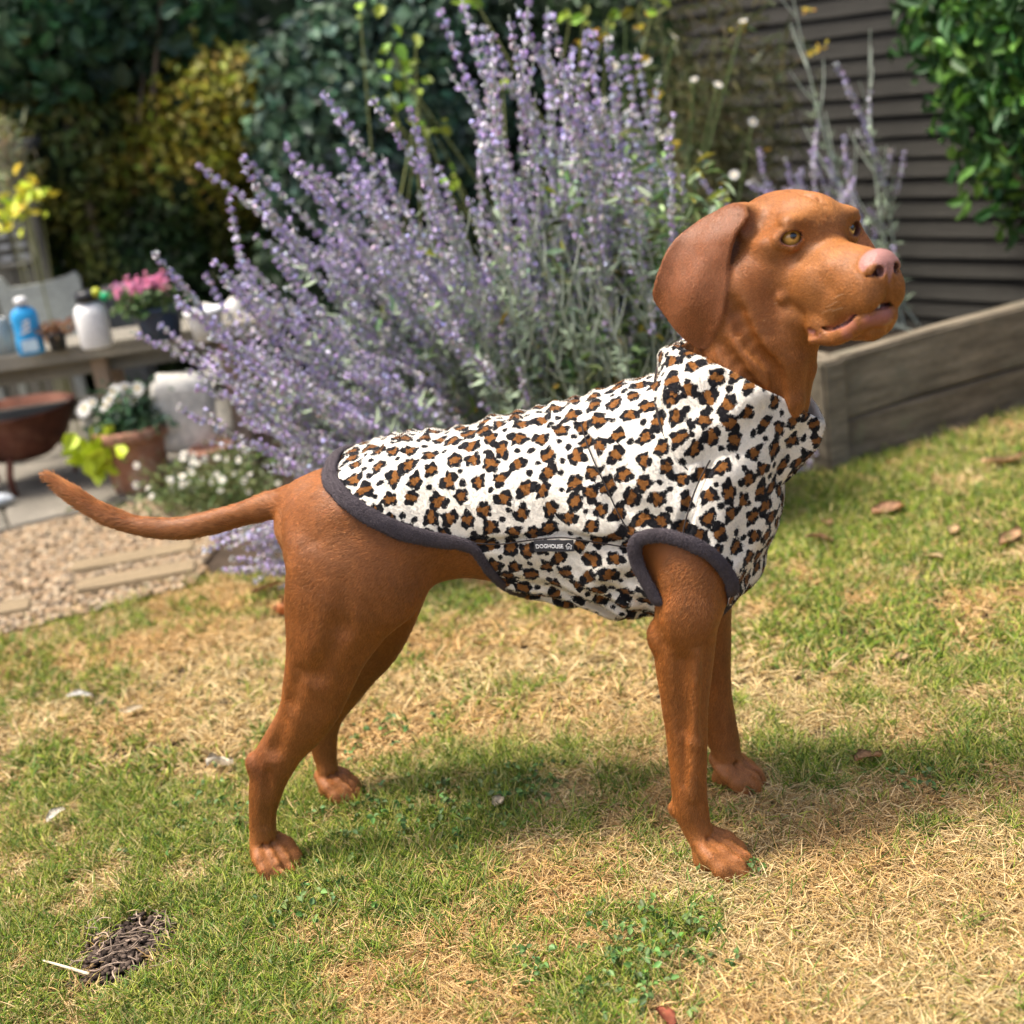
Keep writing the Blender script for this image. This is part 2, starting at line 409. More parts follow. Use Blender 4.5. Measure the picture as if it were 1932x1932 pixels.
g = Grid((-.57, -.15, -.012), (.45, .15, .64), .003)
bt.into(g, .02); RUMP.into(g, .03)
Chain([(x, y, z, a - .006, b - .006) for x, y, z, a, b in NECK[3:]], 4, .012).into(g, .02)
for k_, kk in (('nh', .03), ('fh', .03), ('nf', .022), ('ff', .022)):
    D0 = g.F.copy(); g.F[:] = .05; chains[k_].into(g, 0.); g.F = smin(D0, g.F, kk); del D0
D0 = g.F.copy(); g.F[:] = .05; chains['tail'].into(g, 0.); g.F = smin(D0, g.F, .012); del D0
# muscle and bone forms
def bump(u, v, y, r, k=.012): g.ell(loc(u, v, y), r, k=k)
def groove(pts, r, k=.012): g.tube([loc(*p) for p in pts], [r] * len(pts), k, True)
bump(480, 1440, -.085, (.009, .010, .012), .012)                      # point of the hock
bump(1240, 1200, -.090, (.009, .013, .013), .016)                     # elbow
bump(1272, 1524, -.098, (.0065, .008, .008), .008)                     # carpal pad
bump(1322, 1400, .09, (.007, .008, .009), .008)
g.tube([loc(515, 1415, -.105), loc(538, 1330, -.112), loc(560, 1270, -.117)], [.006, .007, .006], .014, True)   # hollow before the Achilles tendon
g.tube([loc(505, 1460, -.106), loc(500, 1560, -.104)], [.005, .004], .008, True)
g.tube([loc(1285, 1250, -.124), loc(1290, 1380, -.122), loc(1292, 1480, -.121)], [.0078, .0075, .006], .007, True)   # forearm groove
g.tube([loc(1315, 1230, -.121), loc(1312, 1400, -.116), loc(1308, 1500, -.116)], [.004, .0035, .003], .010)
g.tube([loc(600, 1275, -.117), loc(640, 1190, -.126), loc(650, 1100, -.130)], [.003, .004, .003], .022, True)
bump(1300, 1170, -.118, (.022, .008, .022), .02)
# paws
def paw(base, h, wid, L, splay, k=.0035, ang=0.):
    """base: ground point under the wrist end; four long arched toes with clefts between them"""
    bx, by = base[0], base[1]; claws = []
    ca, sa = cos(ang), sin(ang)
    T = lambda x, y, z: np.array([bx + x * ca - y * sa, by + x * sa + y * ca, z])
    g.ell(T(.008, 0, .020), (.022 * L, .019 * wid, .017), k=.010)
    for dy, dx in ((-.0215, .022), (-.0078, .036), (.0078, .036), (.0215, .022)):
        dy *= wid; dx *= L
        g.tube([T(-.006, dy * .45, h + .006), T(dx * .30, dy * .80, .036), T(dx * .66, dy * .96, .0325), T(dx + .004, dy * splay * .98, .0215), T(dx + .010, dy * splay, .0110)], [.0090, .0098, .0105, .0108, .0092], k)
        claws.append((T(dx + .015, dy * splay * 1.05, .0095), T(dx + .0235, dy * splay * 1.06, .003)))
    g.ell(T(-.006, 0, .010), (.012, .013, .011), k=.008)
    for dy in (-.0150, 0, .0150):
        dy *= wid
        g.tube([T(.004 * L, dy * .62, .0500), T(.020 * L, dy * .92, .0460), T(.034 * L, dy * 1.02 * splay, .0390), T(.046 * L, dy * 1.06 * splay, .0260), T(.054 * L, dy * 1.08 * splay, .0080)], [.0014, .0026, .0036, .0040, .0040], .0050, True)
    return claws
claws = []
pn = NH[-1]
claws += paw((pn[0] + .004, -.084), .042, .92, .90, 1.02, ang=-.70)
pn = FH[-1]; claws += paw((pn[0] - .006, .094), .036, .86, .95, 1.02, ang=-.35)
pn = NF[-1]; claws += paw((pn[0] - .004, -.101), .044, .98, 1.05, 1.04, ang=-.40)
pn = FF[-1]; claws += paw((pn[0] - .014, .096), .042, .90, 1.0, 1.04, ang=-.3)
g.F[:, :, :] += (.0014 * vnoise(g.ax[0][:, None, None] * 28, g.ax[1][None, :, None] * 28, g.ax[2][None, None, :] * 28, 5)).astype(np.float32)
Vb, Qb = g.mesh(); Vb = smooth_mesh(Vb, Qb, 2)
del g

# --- head, built in its own frame: x to the nose, y to the far side, z up, origin between the eyes
HM = np.array([[0.576, 0.7636, 0.0405], [-0.7647, 0.5752, 0.0314], [0.0007, -0.0512, 0.956]]); HT = np.array([0.4378, -0.0236, 0.7285])
HMI = np.linalg.inv(HM)
def h2d(P): return np.asarray(P) @ HM.T + HT
def d2h(P): return (np.asarray(P) - HT) @ HMI.T
hg = Grid((-.150, -.165, -.215), (.135, .150, .075), .0017)
def TD(X, Y, Z):
    return (HM[0, 0] * X + HM[0, 1] * Y + HM[0, 2] * Z + HT[0], HM[1, 0] * X + HM[1, 1] * Y + HM[1, 2] * Z + HT[1], HM[2, 0] * X + HM[2, 1] * Y + HM[2, 2] * Z + HT[2])
chains['neck'].into(hg, .0, T=TD)
k = .018
hg.ell((-.058, 0, -.004), (.074, .058, .050), k=.03)                       # cranium
hg.ell((-.018, 0, .008), (.040, .040, .032), k=k)                          # forehead
for s in (-1, 1):
    hg.ell((-.046, s * .040, -.028), (.046, .022, .034), k=.022)           # cheek bone and cheek
    hg.ell((-.048, s * .027, -.060), (.044, .025, .033), k=.02)
    hg.ell((-.029, s * .0530, -.004), (.027, .013, .020), k=.012)            # cheekbone beside the eye            # masseter
    hg.ell((.000, s * .034, .0170), (.015, .020, .0090), k=.010); (hg.ell((-.064, s * .060, .020), (.024, .020, .018), k=.018) if s < 0 else None)            # brow
    hg.ell((.032, s * .021, -.036), (.040, .016, .018), k=.014)            # below the eye, side of the bridge
    hg.ell((.064, s * .0205, -.058), (.044, .0155, .0285), k=.012)           # flews
    hg.ell((.040, s * .027, -.076), (.030, .0125, .027), k=.012)
    hg.ell((.0935, s * .0145, -.058), (.0195, .0145, .0215), k=.010)
    hg.ell((.036, s * .0320, -.098), (.019, .0095, .0145), k=.008)            # lip pouch
hg.ell((-.006, -.0490, -.066), (.004, .004, .004), k=.008)
hg.cap((.000, 0, -.030), (.092, 0, -.040), .026, .022, .018)               # muzzle core
hg.cap((.006, 0, -.0275), (.098, 0, -.0290), .0160, .0135, .012)            # bridge
hg.ell((-.012, 0, -.086), (.060, .034, .024), k=.018)                      # back of the jaw
hg.cap((.004, 0, -.094), (.086, 0, -.0945), .025, .0165, .012)              # lower jaw
# furrow on the forehead, temple hollow
hg.tube([(-.046, 0, .0475), (-.016, 0, .0405), (.006, 0, .024)], [.002, .002, .002], .012, True)
for s in (-1, 1): hg.ell((.016, s * .034, -.052), (.030, .013, .022), k=.016)
for s in (-1, 1):
    hg.ell((-.022, s * .062, .020), (.024, .010, .016), k=.016, cut=True)
    hg.ell((.030, s * .047, -.012), (.022, .012, .012), k=.014, cut=True)
# mouth line: dark slit between the upper lip and the lower lip
lip = [(.1080, 0, -.0715), (.1015, -.0150, -.0722), (.0915, -.0218, -.0788), (.0815, -.0266, -.0885), (.0635, -.0318, -.0968), (.0450, -.0360, -.0965), (.0300, -.0395, -.1000)]
low = [(.1025, 0, -.0830), (.0960, -.0130, -.0835), (.0870, -.0195, -.0895), (.0770, -.0240, -.0985), (.0610, -.0285, -.1065), (.0440, -.0325, -.1070), (.0310, -.0345, -.1090)]
NOSE_C, NOSE_R = np.array([.1005, 0, -.0300]), (.0165, .0228, .0180)
for s in (1, -1):
    L = catmull([(x, y * s, z) for x, y, z in low], 4); hg.tube(L, np.linspace(.0092, .0055, len(L)), .005)
for s in (1, -1):
    L = catmull([(x, y * s, z) for x, y, z in lip], 4); hg.tube(L, np.linspace(.0024, .0012, len(L)), .003, True)
hg.cap((.106, -.005, -.0705), (.099, -.017, -.0740), .0042, .0034, .003, True)   # gap where teeth show
for s in (1, -1): hg.ell((.034, s * .0415, -.1040), (.0100, .0030, .0040), k=.004, cut=True)
# nose leather
hg.ell(NOSE_C, NOSE_R, k=.005)
hg.ell((.106, 0, -.0385), (.0095, .0150, .0120), k=.006)
for s in (-1, 1):
    hg.ell((.1065, s * .0130, -.0315), (.0085, .0085, .0085), k=.004)
    a = s * .6; Rn = ((cos(a), -sin(a), 0), (sin(a), cos(a), 0), (0, 0, 1))
    hg.ell((.1145, s * .0128, -.0338), (.0120, .0056, .0064), Rn, k=.002, cut=True)
    hg.tube([(.112, s * .0165, -.0365), (.104, s * .0215, -.0395)], [.0022, .0014], .003, True)
hg.tube([(.1185, 0, -.028), (.1165, 0, -.046), (.110, 0, -.066), (.106, 0, -.078)], [.0013, .0018, .0018, .0014], .003, True)
# eyes
EYE_R = .0146; EYES = {}
for s in (-1, 1):
    e = np.array([.90, s * .43, .10]); e /= np.linalg.norm(e)
    c = np.array([-.0010, s * .0395, -.0005]) - e * .0064
    hx = np.cross((0, 0, 1), e) * -s; hx /= np.linalg.norm(hx); hx = hx + np.array([0, 0, .16]) * 1.0; hx /= np.linalg.norm(hx)   # towards the outer corner
    hz = np.cross(e, hx); hz = hz if hz[2] > 0 else -hz
    EYES[s] = (c, e, hx, hz)
    hg.ell(c + e * .001, (.0158, .0158, .0158), k=.010)
    hg.tube([c + e * .0125 - hx * .0145 + hz * .003, c + e * .0165 + hz * .0092, c + e * .0095 + hx * .0155 + hz * .002], [.0034, .0046, .0036], .006)      # upper lid
    hg.tube([c + e * .0130 - hx * .0150 - hz * .002, c + e * .0145 - hz * .0098, c + e * .0085 + hx * .0150 - hz * .001], [.0026, .0028, .0028], .006)      # lower lid
def almond(P, s):
    c, e, hx, hz = EYES[s]; d = P - c
    a, b, t = d @ hx, d @ hz, d @ e
    Lh, Hh = .0124, .0082; Rr = (Lh * Lh + Hh * Hh) / (2 * Hh); o = Rr - Hh
    return np.maximum(np.sqrt(a * a + (b - o) ** 2) - Rr, np.sqrt(a * a + (b + o) ** 2) - Rr), t
for s in (-1, 1):
    c, e, hx, hz = EYES[s]
    def cutter(X, Y, Z, s=s):
        X, Y, Z = np.broadcast_arrays(X, Y, Z); P = np.stack([X, Y, Z], -1).reshape(-1, 3)
        d, t = almond(P, s); return np.maximum(d, .0080 - t).reshape(X.shape)
    hg.sub(cutter, c - .03, c + .03, .0015)
# ears: bent sheets
def sheet(poly3, nrm, th, bend, k=.012, rnd=.0022):
    poly3 = np.asarray(poly3); o = poly3[0]; n = np.array(nrm, float); n /= np.linalg.norm(n)
    a1 = np.cross(n, (0, 0, 1)); a1 /= np.linalg.norm(a1); a2 = np.cross(a1, n); a2 = a2 if a2[2] > 0 else -a2
    P2 = np.stack([(poly3 - o) @ a1, (poly3 - o) @ a2], 1)
    k_ = np.arange(len(P2) + 1) % len(P2)
    P2 = catmull(np.concatenate([P2[-2:], P2, P2[:2]]), 4)[8:-8] if len(P2) > 4 else P2
    def fn(X, Y, Z):
        x, y, z = X - o[0], Y - o[1], Z - o[2]
        p = x * a1[0] + y * a1[1] + z * a1[2]; q = x * a2[0] + y * a2[1] + z * a2[2]; w = x * n[0] + y * n[1] + z * n[2]
        w = w - bend(p, q)
        d2 = poly_sdf(p, q, P2)
        A = d2 + rnd; B = np.abs(w) - th + rnd
        return np.minimum(np.maximum(A, B), 0) + np.sqrt(np.maximum(A, 0) ** 2 + np.maximum(B, 0) ** 2) - rnd
    lo = poly3.min(0) - .035; hi = poly3.max(0) + .035
    hg.add(fn, lo, hi, k)
    return o, n, a1, a2, P2
def head_plane(u, v, p0, n):
    A = d2h(loc(u, v, 0)); B = d2h(loc(u, v, -.3)); n = np.array(n); t = ((np.array(p0) - A) @ n) / ((B - A) @ n); return A + (B - A) * t
ear_px = [(1405, 407), (1388, 446), (1380, 490), (1378, 530), (1376, 572), (1362, 614), (1342, 645), (1321, 658), (1303, 646), (1279, 619), (1256, 590), (1240, 563), (1247, 530), (1258, 493), (1270, 460), (1294, 428), (1330, 402), (1369, 388), (1396, 392)]
EN = np.array([.50, -.86, .10]); EA = (-.044, -.084, .028)
poly = np.array([head_plane(u, v, EA, EN) for u, v in ear_px])
near_ear = sheet(poly, EN, .0031, lambda p, q: -.030 * np.clip((q + .030) / .05, 0, 2) ** 2 + .010 * np.sin(np.clip(-q / .15, 0, 1) * pi) + .0040 * np.sin(p * 75 + q * 30) + .004 * np.sin(q * 38 - p * 22), k=.010)
EF = np.array([.93, -.30, .10])
polyf = np.array([(-.052, .046, .018), (-.060, .066, .014), (-.062, .090, .004), (-.062, .104, -.018), (-.062, .114, -.042), (-.066, .113, -.070), (-.074, .102, -.098), (-.078, .084, -.112), (-.078, .068, -.095), (-.070, .058, -.055), (-.062, .050, -.015)])
far_ear = sheet(polyf, EF, .0042, lambda p, q: .003 * np.sin(q * 60), k=.012)
# throat: hanging skin folds
def dh(u, v, y): return d2h(loc(u, v, y))
hg.tube([dh(1496, 600, -.040), dh(1490, 680, -.036), dh(1490, 760, -.032), dh(1492, 800, -.026)], [.016, .013, .012, .010], .014)
hg.tube([dh(1530, 640, -.030), dh(1522, 700, -.020), dh(1512, 780, -.012)], [.009, .007, .006], .010)
hg.tube(catmull([dh(1384, 570, -.058), dh(1418, 646, -.058), dh(1461, 702, -.053), dh(1468, 757, -.049), dh(1470, 800, -.045)], 3), [.0035] + [.0050] * 12, .012, True)
hg.tube(catmull([dh(1352, 640, -.056), dh(1392, 690, -.057), dh(1440, 748, -.052)], 3), [.0025, .003, .0035, .0035, .0035, .0035, .003], .012, True)
hg.F[:] += (.0008 * vnoise(hg.ax[0][:, None, None] * 60, hg.ax[1][None, :, None] * 60, hg.ax[2][None, None, :] * 60, 9)).astype(np.float32)
Vh, Qh = hg.mesh(); Vh = smooth_mesh(Vh, Qh, 1)
del hg
# --- masks on the head
def seg_d(P, pts):
    D = np.full(len(P), 1.0)
    for a, b in zip(pts[:-1], pts[1:]): D = np.minimum(D, capsule(P[:, 0], P[:, 1], P[:, 2], np.array(a), np.array(b), 0, 0))
    return D
def sstep(x, a, b): t = np.clip((x - a) / (b - a), 0, 1); return t * t * (3 - 2 * t)
nose_m = 1 - sstep(np.minimum(ellipsoid(*Vh.T, NOSE_C, NOSE_R), ellipsoid(*Vh.T, np.array((.106, 0, -.0385)), (.0095, .0150, .0120))), .0006, .0022)
nose_m *= sstep(Vh[:, 0], .084, .088)
lip_m = np.zeros(len(Vh))
for s in (1, -1):
    L = [np.array((x, y * s, z)) for x, y, z in low]; U = [np.array((x, y * s, z)) for x, y, z in lip]
    lip_m = np.maximum(lip_m, 1 - sstep(seg_d(Vh, L) - (Vh[:, 0] - .06) * .085, .0064, .0086) * 1.0); lip_m = np.maximum(lip_m, 1 - sstep(seg_d(Vh, U), .0034, .0050))
slit_m = np.zeros(len(Vh))
for s in (1, -1): slit_m = np.maximum(slit_m, 1 - sstep(seg_d(Vh, [np.array((x - .003, y * .93 * s, z)) for x, y, z in lip[:5]]), .0014, .0030))
nostril = np.zeros(len(Vh))
for s in (1, -1): nostril = np.maximum(nostril, 1 - sstep(ellipsoid(*Vh.T, np.array((.1090, s * .0120, -.0338)), (.0085, .0056, .0060)), -.0002, .0012))
rim_m = np.zeros(len(Vh))
for s in (-1, 1):
    d, t = almond(Vh, s); near = np.linalg.norm(Vh - EYES[s][0], axis=1) < .024
    rim_m = np.maximum(rim_m, np.where(near & (t > 0), 1 - sstep(d, .0006, .0026), 0))
def sheet_d(P, sh):
    o, n, a1, a2, P2 = sh; d = P - o; return poly_sdf(d @ a1, d @ a2, P2), d @ n
dn, wn = sheet_d(Vh, near_ear); df, wf = sheet_d(Vh, far_ear)
ear_m = np.maximum((dn < .002) * (np.abs(wn + .0) < .03) * sstep(-Vh[:, 1], .062, .072), (df < .002) * (np.abs(wf) < .014) * (Vh[:, 1] > .06))
bare_h = np.clip(nose_m + lip_m + rim_m + nostril, 0, 1)
# --- join
nb = len(Vb)
DV = np.concatenate([Vb, h2d(Vh)]); DQ = np.concatenate([Qb, Qh + nb])
DN, _ = vnormals(DV, DQ)
z0 = lambda a: np.concatenate([np.zeros(nb), a])
nose_m, lip_m, slit_m, rim_m, nostril, ear_m, bare = map(z0, (nose_m, lip_m, slit_m, rim_m, nostril, ear_m, bare_h))
COAT = np.array([.282, .094, .0195])
def coat_colour(P, N, ear):
    n1 = fbm(P[:, 0] * 14, P[:, 1] * 14, P[:, 2] * 14, 3); n2 = fbm(P[:, 0] * 60, P[:, 1] * 60, P[:, 2] * 60, 8)
    c = COAT[None] * (1 + .20 * n1 + .10 * n2)[:, None]
    H = d2h(P); onhead = sstep(P[:, 2], .60, .66)
    gold = onhead * (sstep(H[:, 0], -.02, .02)) * .5 + onhead * sstep(H[:, 2], .0, .03) * .3       # golden brow and muzzle
    c = c * (1 - gold[:, None]) + gold[:, None] * np.array([.335, .132, .029]) * (1 + .1 * n2)[:, None]
    c = c * (1 - .75 * ear[:, None]) + .75 * ear[:, None] * np.array([.185, .054, .018])
    paw_ = (1 - sstep(P[:, 2], .02, .09)) * .55
    c = c * (1 - paw_[:, None]) + paw_[:, None] * np.array([.39, .155, .046])
    hock = np.exp(-((P[:, 0] + .285) ** 2 + (P[:, 2] - .155) ** 2) / .022 ** 2) * (P[:, 1] < 0) * .6
    c = c * (1 - hock[:, None]) + hock[:, None] * np.array([.19, .055, .022])
    return c
skin = coat_colour(DV, DN, ear_m) * .9
def mixc(c, m, col): return c * (1 - m[:, None]) + m[:, None] * np.array(col)
lip_m = np.maximum(lip_m * np.concatenate([np.zeros(nb), .30 + .70 * sstep(Vh[:, 0], .050, .075)]), np.concatenate([np.zeros(nb), .85 * (1 - sstep(np.minimum(ellipsoid(*Vh.T, np.array((.036, -.0410, -.1050)), (.015, .006, .0075)), ellipsoid(*Vh.T, np.array((.036, .0410, -.1050)), (.015, .006, .0075))), -.001, .001))]))
skin = mixc(skin, lip_m, (.27, .098, .074)); skin = mixc(skin, nose_m, (.35, .170, .142)); skin = mixc(skin, rim_m, (.120, .046, .030))
skin = mixc(skin, slit_m, (.055, .014, .012)); skin = mixc(skin, nostril, (.05, .012, .010))
me = mesh_np('dog', DV, DQ)
col_attr(me, 'col', skin)
col_attr(me, 'wet', np.stack([np.clip(nose_m + lip_m, 0, 1)] * 3, 1))
m_skin, n, l, b = new_mat('dog_skin')
a = n.new('ShaderNodeAttribute'); a.attribute_name = 'col'; l.new(a.outputs[0], b.inputs['Base Color'])
w = n.new('ShaderNodeAttribute'); w.attribute_name = 'wet'
mr = n.new('ShaderNodeMapRange'); mr.inputs['To Min'].default_value = .55; mr.inputs['To Max'].default_value = .36; l.new(w.outputs['Fac'], mr.inputs[0]); l.new(mr.outputs[0], b.inputs['Roughness'])
b.inputs['Specular IOR Level'].default_value = .35
b.inputs['Subsurface Weight'].default_value = .12; b.inputs['Subsurface Scale'].default_value = .006; b.inputs['Subsurface Radius'].default_value = (1, .35, .2)
vo = n.new('ShaderNodeTexVoronoi'); vo.inputs['Scale'].default_value = 620; tc = n.new('ShaderNodeTexCoord'); l.new(tc.outputs['Object'], vo.inputs['Vector'])
bp = n.new('ShaderNodeBump'); bp.inputs['Distance'].default_value = .0012; l.new(vo.outputs['Distance'], bp.inputs['Height'])
mm = n.new('ShaderNodeMath'); mm.operation = 'MULTIPLY'; mm.inputs[1].default_value = .55; l.new(w.outputs['Fac'], mm.inputs[0]); l.new(mm.outputs[0], bp.inputs['Strength']); l.new(bp.outputs[0], b.inputs['Normal'])
dog = link('dog', me, None, m_skin)
dog.location = DOG_O; dog.rotation_euler = (0, 0, DOG_YAW)
tag(dog, 'rust-coloured short-haired dog in a leopard print fleece, standing on the lawn looking up', 'dog')

# --- short coat
def hem_x(z):   # where the jacket ends towards the tail
    return np.interp(z, [.30, .343, .37, .401, .428, .435, .452, .476, .500, .513, .53, .56], [.075, .058, .044, .033, .022, -.019, -.056, -.092, -.125, -.145, -.158, -.165])
P, fidx = sample_surface(DV, DQ, 800000, RNG, np.where(np.arange(len(DQ)) >= len(Qb), 1.7, 1.0))
Nf = DN[DQ[fidx]].mean(1); Nf /= np.linalg.norm(Nf, axis=1)[:, None]
bm_ = bare[DQ[fidx]].mean(1); er = ear_m[DQ[fidx]].mean(1); onh = fidx >= len(Qb)
inj = (jt.at(P) < .004) & (P[:, 0] > hem_x(P[:, 2]) + .012) & (P[:, 2] > .28) & ~onh
keep = (bm_ < .45) & ~inj & (P[:, 2] > .006) & ~(~onh & (P[:, 2] > .555)) & ~(onh & (P[:, 2] < .50))
tc_ = P @ np.array([0, 0, 1.]); 
# the far side of the dog needs only a thin coat
keep &= (Nf[:, 1] < .35) | (RNG.random(len(P)) < .45)
P, Nf, er, onh = P[keep], Nf[keep], er[keep], onh[keep]
H = d2h(P)
flow = np.tile(np.array([-.45, 0, -.9]), (len(P), 1))
up_ = sstep(P[:, 2], .30, .46)[:, None]; flow = flow * (1 - up_) + up_ * np.array([-.95, 0, -.35])
tl = (P[:, 0] < -.215) & (P[:, 2] > .43); flow[tl] = (-1, 0, .12)
hf = np.tile(np.array([-1., 0, -.25]), (len(P), 1)); hf[:, 1] = H[:, 1] * 6; hf[:, 2] += np.where(H[:, 0] > .02, -.2, .1) + H[:, 2] * 4
hf[er > .4] = (-.15, 0, -1)
nk = onh & (H[:, 2] < -.105) & (er < .4); hfD = hf @ HM.T; hfD[nk] = (-.3, 0, -1)
flow[onh] = hfD[onh]
flow += RNG.normal(0, .24, flow.shape) + .35 * np.stack([vnoise(P[:, 0] * 40, P[:, 1] * 40, P[:, 2] * 40, 21), vnoise(P[:, 0] * 40, P[:, 1] * 40, P[:, 2] * 40, 22), vnoise(P[:, 0] * 40, P[:, 1] * 40, P[:, 2] * 40, 23)], 1)
flow -= Nf * np.sum(flow * Nf, 1)[:, None]; flow /= np.linalg.norm(flow, axis=1)[:, None] + 1e-9
Ln = np.where(onh, .0028, .0050) * RNG.uniform(.7, 1.25, len(P)); Ln[(P[:, 0] < -.215) & (P[:, 2] > .43)] *= 2.2; Ln[er > .4] *= .85
Ln[(P[:, 2] < .07)] *= .5
lift = RNG.uniform(.05, .22, len(P))
p0 = P - Nf * .0004; p1 = P + flow * (Ln * .5)[:, None] + Nf * (Ln * lift * .75)[:, None]; p2 = P + flow * Ln[:, None] + Nf * (Ln * lift)[:, None]
cc = coat_colour(P, Nf, er) * (RNG.uniform(.62, 1.42, len(P)) * (1 + .30 * fbm(P[:, 0] * 140, P[:, 1] * 140, P[:, 2] * 45, 88)))[:, None]
cc = np.clip(cc * np.array([1.06, 1.03, .95]), 0, 1)
m_fur = attr_mat('dog_coat', 'col', rough=.42, spec=.38, nrm='nrm')
_nt = m_fur.node_tree; _hb = _nt.nodes.new('ShaderNodeBsdfHair'); _hb.component = 'Reflection'; _hb.inputs['Color'].default_value = (.75, .42, .20, 1); _hb.inputs['RoughnessU'].default_value = .28; _hb.inputs['RoughnessV'].default_value = .7
_ms = _nt.nodes.new('ShaderNodeMixShader'); _ms.inputs[0].default_value = .12; _nt.links.new(_nt.nodes['Principled BSDF'].outputs[0], _ms.inputs[1]); _nt.links.new(_hb.outputs[0], _ms.inputs[2]); _nt.links.new(_ms.outputs[0], _nt.nodes['Material Output'].inputs[0])
fur = hair('coat', None, np.stack([p0, p1, p2], 1), np.array([.00021, .00018, .00006]), cc, Nf, dog, m_fur)
# whiskers
wh = []
for s in (-1, 1):
    for i in range(7):
        a = np.array([RNG.uniform(.055, .09), s * RNG.uniform(.022, .030), RNG.uniform(-.075, -.055)]); d = np.array([-.3, s * RNG.uniform(.4, .9), RNG.uniform(-.5, .1)])
        wh.append([a, a + d * .012, a + d * .024 + np.array([-.004, 0, -.004])])
    a = np.array([-.005, s * .052, -.070]); d = np.array([-.55, s * .7, -.25]); wh.append([a, a + d * .015, a + d * .032])
wh = h2d(np.array(wh)); hair('whisker', None, wh, np.array([.00011, .00010, .00005]), np.tile([.55, .40, .25], (len(wh), 1)), None, dog, attr_mat('whisker_hair', 'col', .4))

# --- eyes, teeth, claws
m_eye, n, l, b = new_mat('amber_eye')
tc = n.new('ShaderNodeTexCoord'); sp = n.new('ShaderNodeSeparateXYZ'); l.new(tc.outputs['Object'], sp.inputs[0])
cx = n.new('ShaderNodeCombineXYZ'); l.new(sp.outputs[1], cx.inputs[0]); l.new(sp.outputs[2], cx.inputs[1])
ln = n.new('ShaderNodeVectorMath'); ln.operation = 'LENGTH'; l.new(cx.outputs[0], ln.inputs[0])
dv = n.new('ShaderNodeMath'); dv.operation = 'DIVIDE'; dv.inputs[1].default_value = EYE_R; l.new(ln.outputs['Value'], dv.inputs[0])
rp = n.new('ShaderNodeValToRGB'); E_ = rp.color_ramp.elements
E_[0].position = 0; E_[0].color = (.004, .003, .003, 1); E_[1].position = .19; E_[1].color = (.004, .003, .003, 1)
for p_, c_ in ((.23, (.14, .07, .015, 1)), (.30, (.66, .38, .08, 1)), (.60, (.58, .30, .055, 1)), (.74, (.22, .10, .025, 1)), (.80, (.04, .016, .01, 1)), (.88, (.10, .06, .05, 1))):
    e_ = E_.new(p_); e_.color = c_
at = n.new('ShaderNodeTexNoise'); at.inputs['Scale'].default_value = 500; l.new(tc.outputs['Object'], at.inputs['Vector'])
ad = n.new('ShaderNodeMath'); ad.operation = 'MULTIPLY_ADD'; ad.inputs[1].default_value = .10; l.new(at.outputs['Fac'], ad.inputs[0]); sb = n.new('ShaderNodeMath'); sb.operation = 'SUBTRACT'; sb.inputs[1].default_value = .05
l.new(dv.outputs[0], sb.inputs[0]); l.new(sb.outputs[0], ad.inputs[2]); l.new(ad.outputs[0], rp.inputs[0]); l.new(rp.outputs[0], b.inputs['Base Color'])
b.inputs['Roughness'].default_value = .12; b.inputs['Coat Weight'].default_value = 1; b.inputs['Coat Roughness'].default_value = .02; b.inputs['Specular IOR Level'].default_value = .6
gaze = np.array([.90, -.05, .38])   # looking up past the camera
def uv_sphere(r, nu=32, nv=20):
    V = [(0, 0, r)]; Q = []; T = []
    for i in range(1, nv):
        for j in range(nu):
            a, b_ = pi * i / nv, 2 * pi * j / nu; V.append((r * cos(a), r * sin(a) * cos(b_), r * sin(a) * sin(b_)))
    V[0] = (r, 0, 0); V.append((-r, 0, 0)); m_ = len(V) - 1
    for j in range(nu):
        j2 = (j + 1) % nu; T.append((0, 1 + j, 1 + j2)); T.append((m_, 1 + (nv - 2) * nu + j2, 1 + (nv - 2) * nu + j))
    for i in range(nv - 2):
        for j in range(nu):
            j2 = (j + 1) % nu; Q.append((1 + i * nu + j, 1 + (i + 1) * nu + j, 1 + (i + 1) * nu + j2, 1 + i * nu + j2))
    return np.array(V), [np.array(Q), np.array(T)]
sv, sq = uv_sphere(EYE_R * .957)
sv[:, 0] *= 1.0; cor = np.linalg.norm(sv[:, 1:], axis=1) / (EYE_R * .957); sv[:, 0] += np.where((sv[:, 0] > 0) & (cor < .68), .0016 * (1 - (cor / .68) ** 2), 0)
eye_me = mesh_np('eye', sv, sq); eye_me.materials.append(m_eye)
for s in (-1, 1):
    c, e, hx, hz = EYES[s]
    o = link('eye', eye_me, dog); o.location = h2d(c)
    d = e * .62 + gaze * .45; d = HM @ (d / np.linalg.norm(d)); o.rotation_mode = 'QUATERNION'; o.rotation_quaternion = Vector(d).to_track_quat('X', 'Z')
m_tooth = simple_mat('tooth_enamel', (.70, .60, .42), .3, .1, 200, .1, 600)
for i in range(5):
    t_ = i / 4; p = np.array([.1025 - t_ * .0085, -.0045 - t_ * .0115, -.0718 - t_ * .0035])
    sv, sq = uv_sphere(1, 10, 8); sv = np.sign(sv) * np.abs(sv) ** .8 * np.array([.0022, .0020, .0042 - .001 * (i % 2)])
    a_ = -.9 * t_; Rz = np.array([[cos(a_), -sin(a_), 0], [sin(a_), cos(a_), 0], [0, 0, 1]])
    link('tooth', mesh_np('tooth', h2d(sv @ Rz.T + p), sq), dog, m_tooth)
m_claw = simple_mat('claw_horn', (.33, .17, .10), .35, .2, 200, .1, 500)
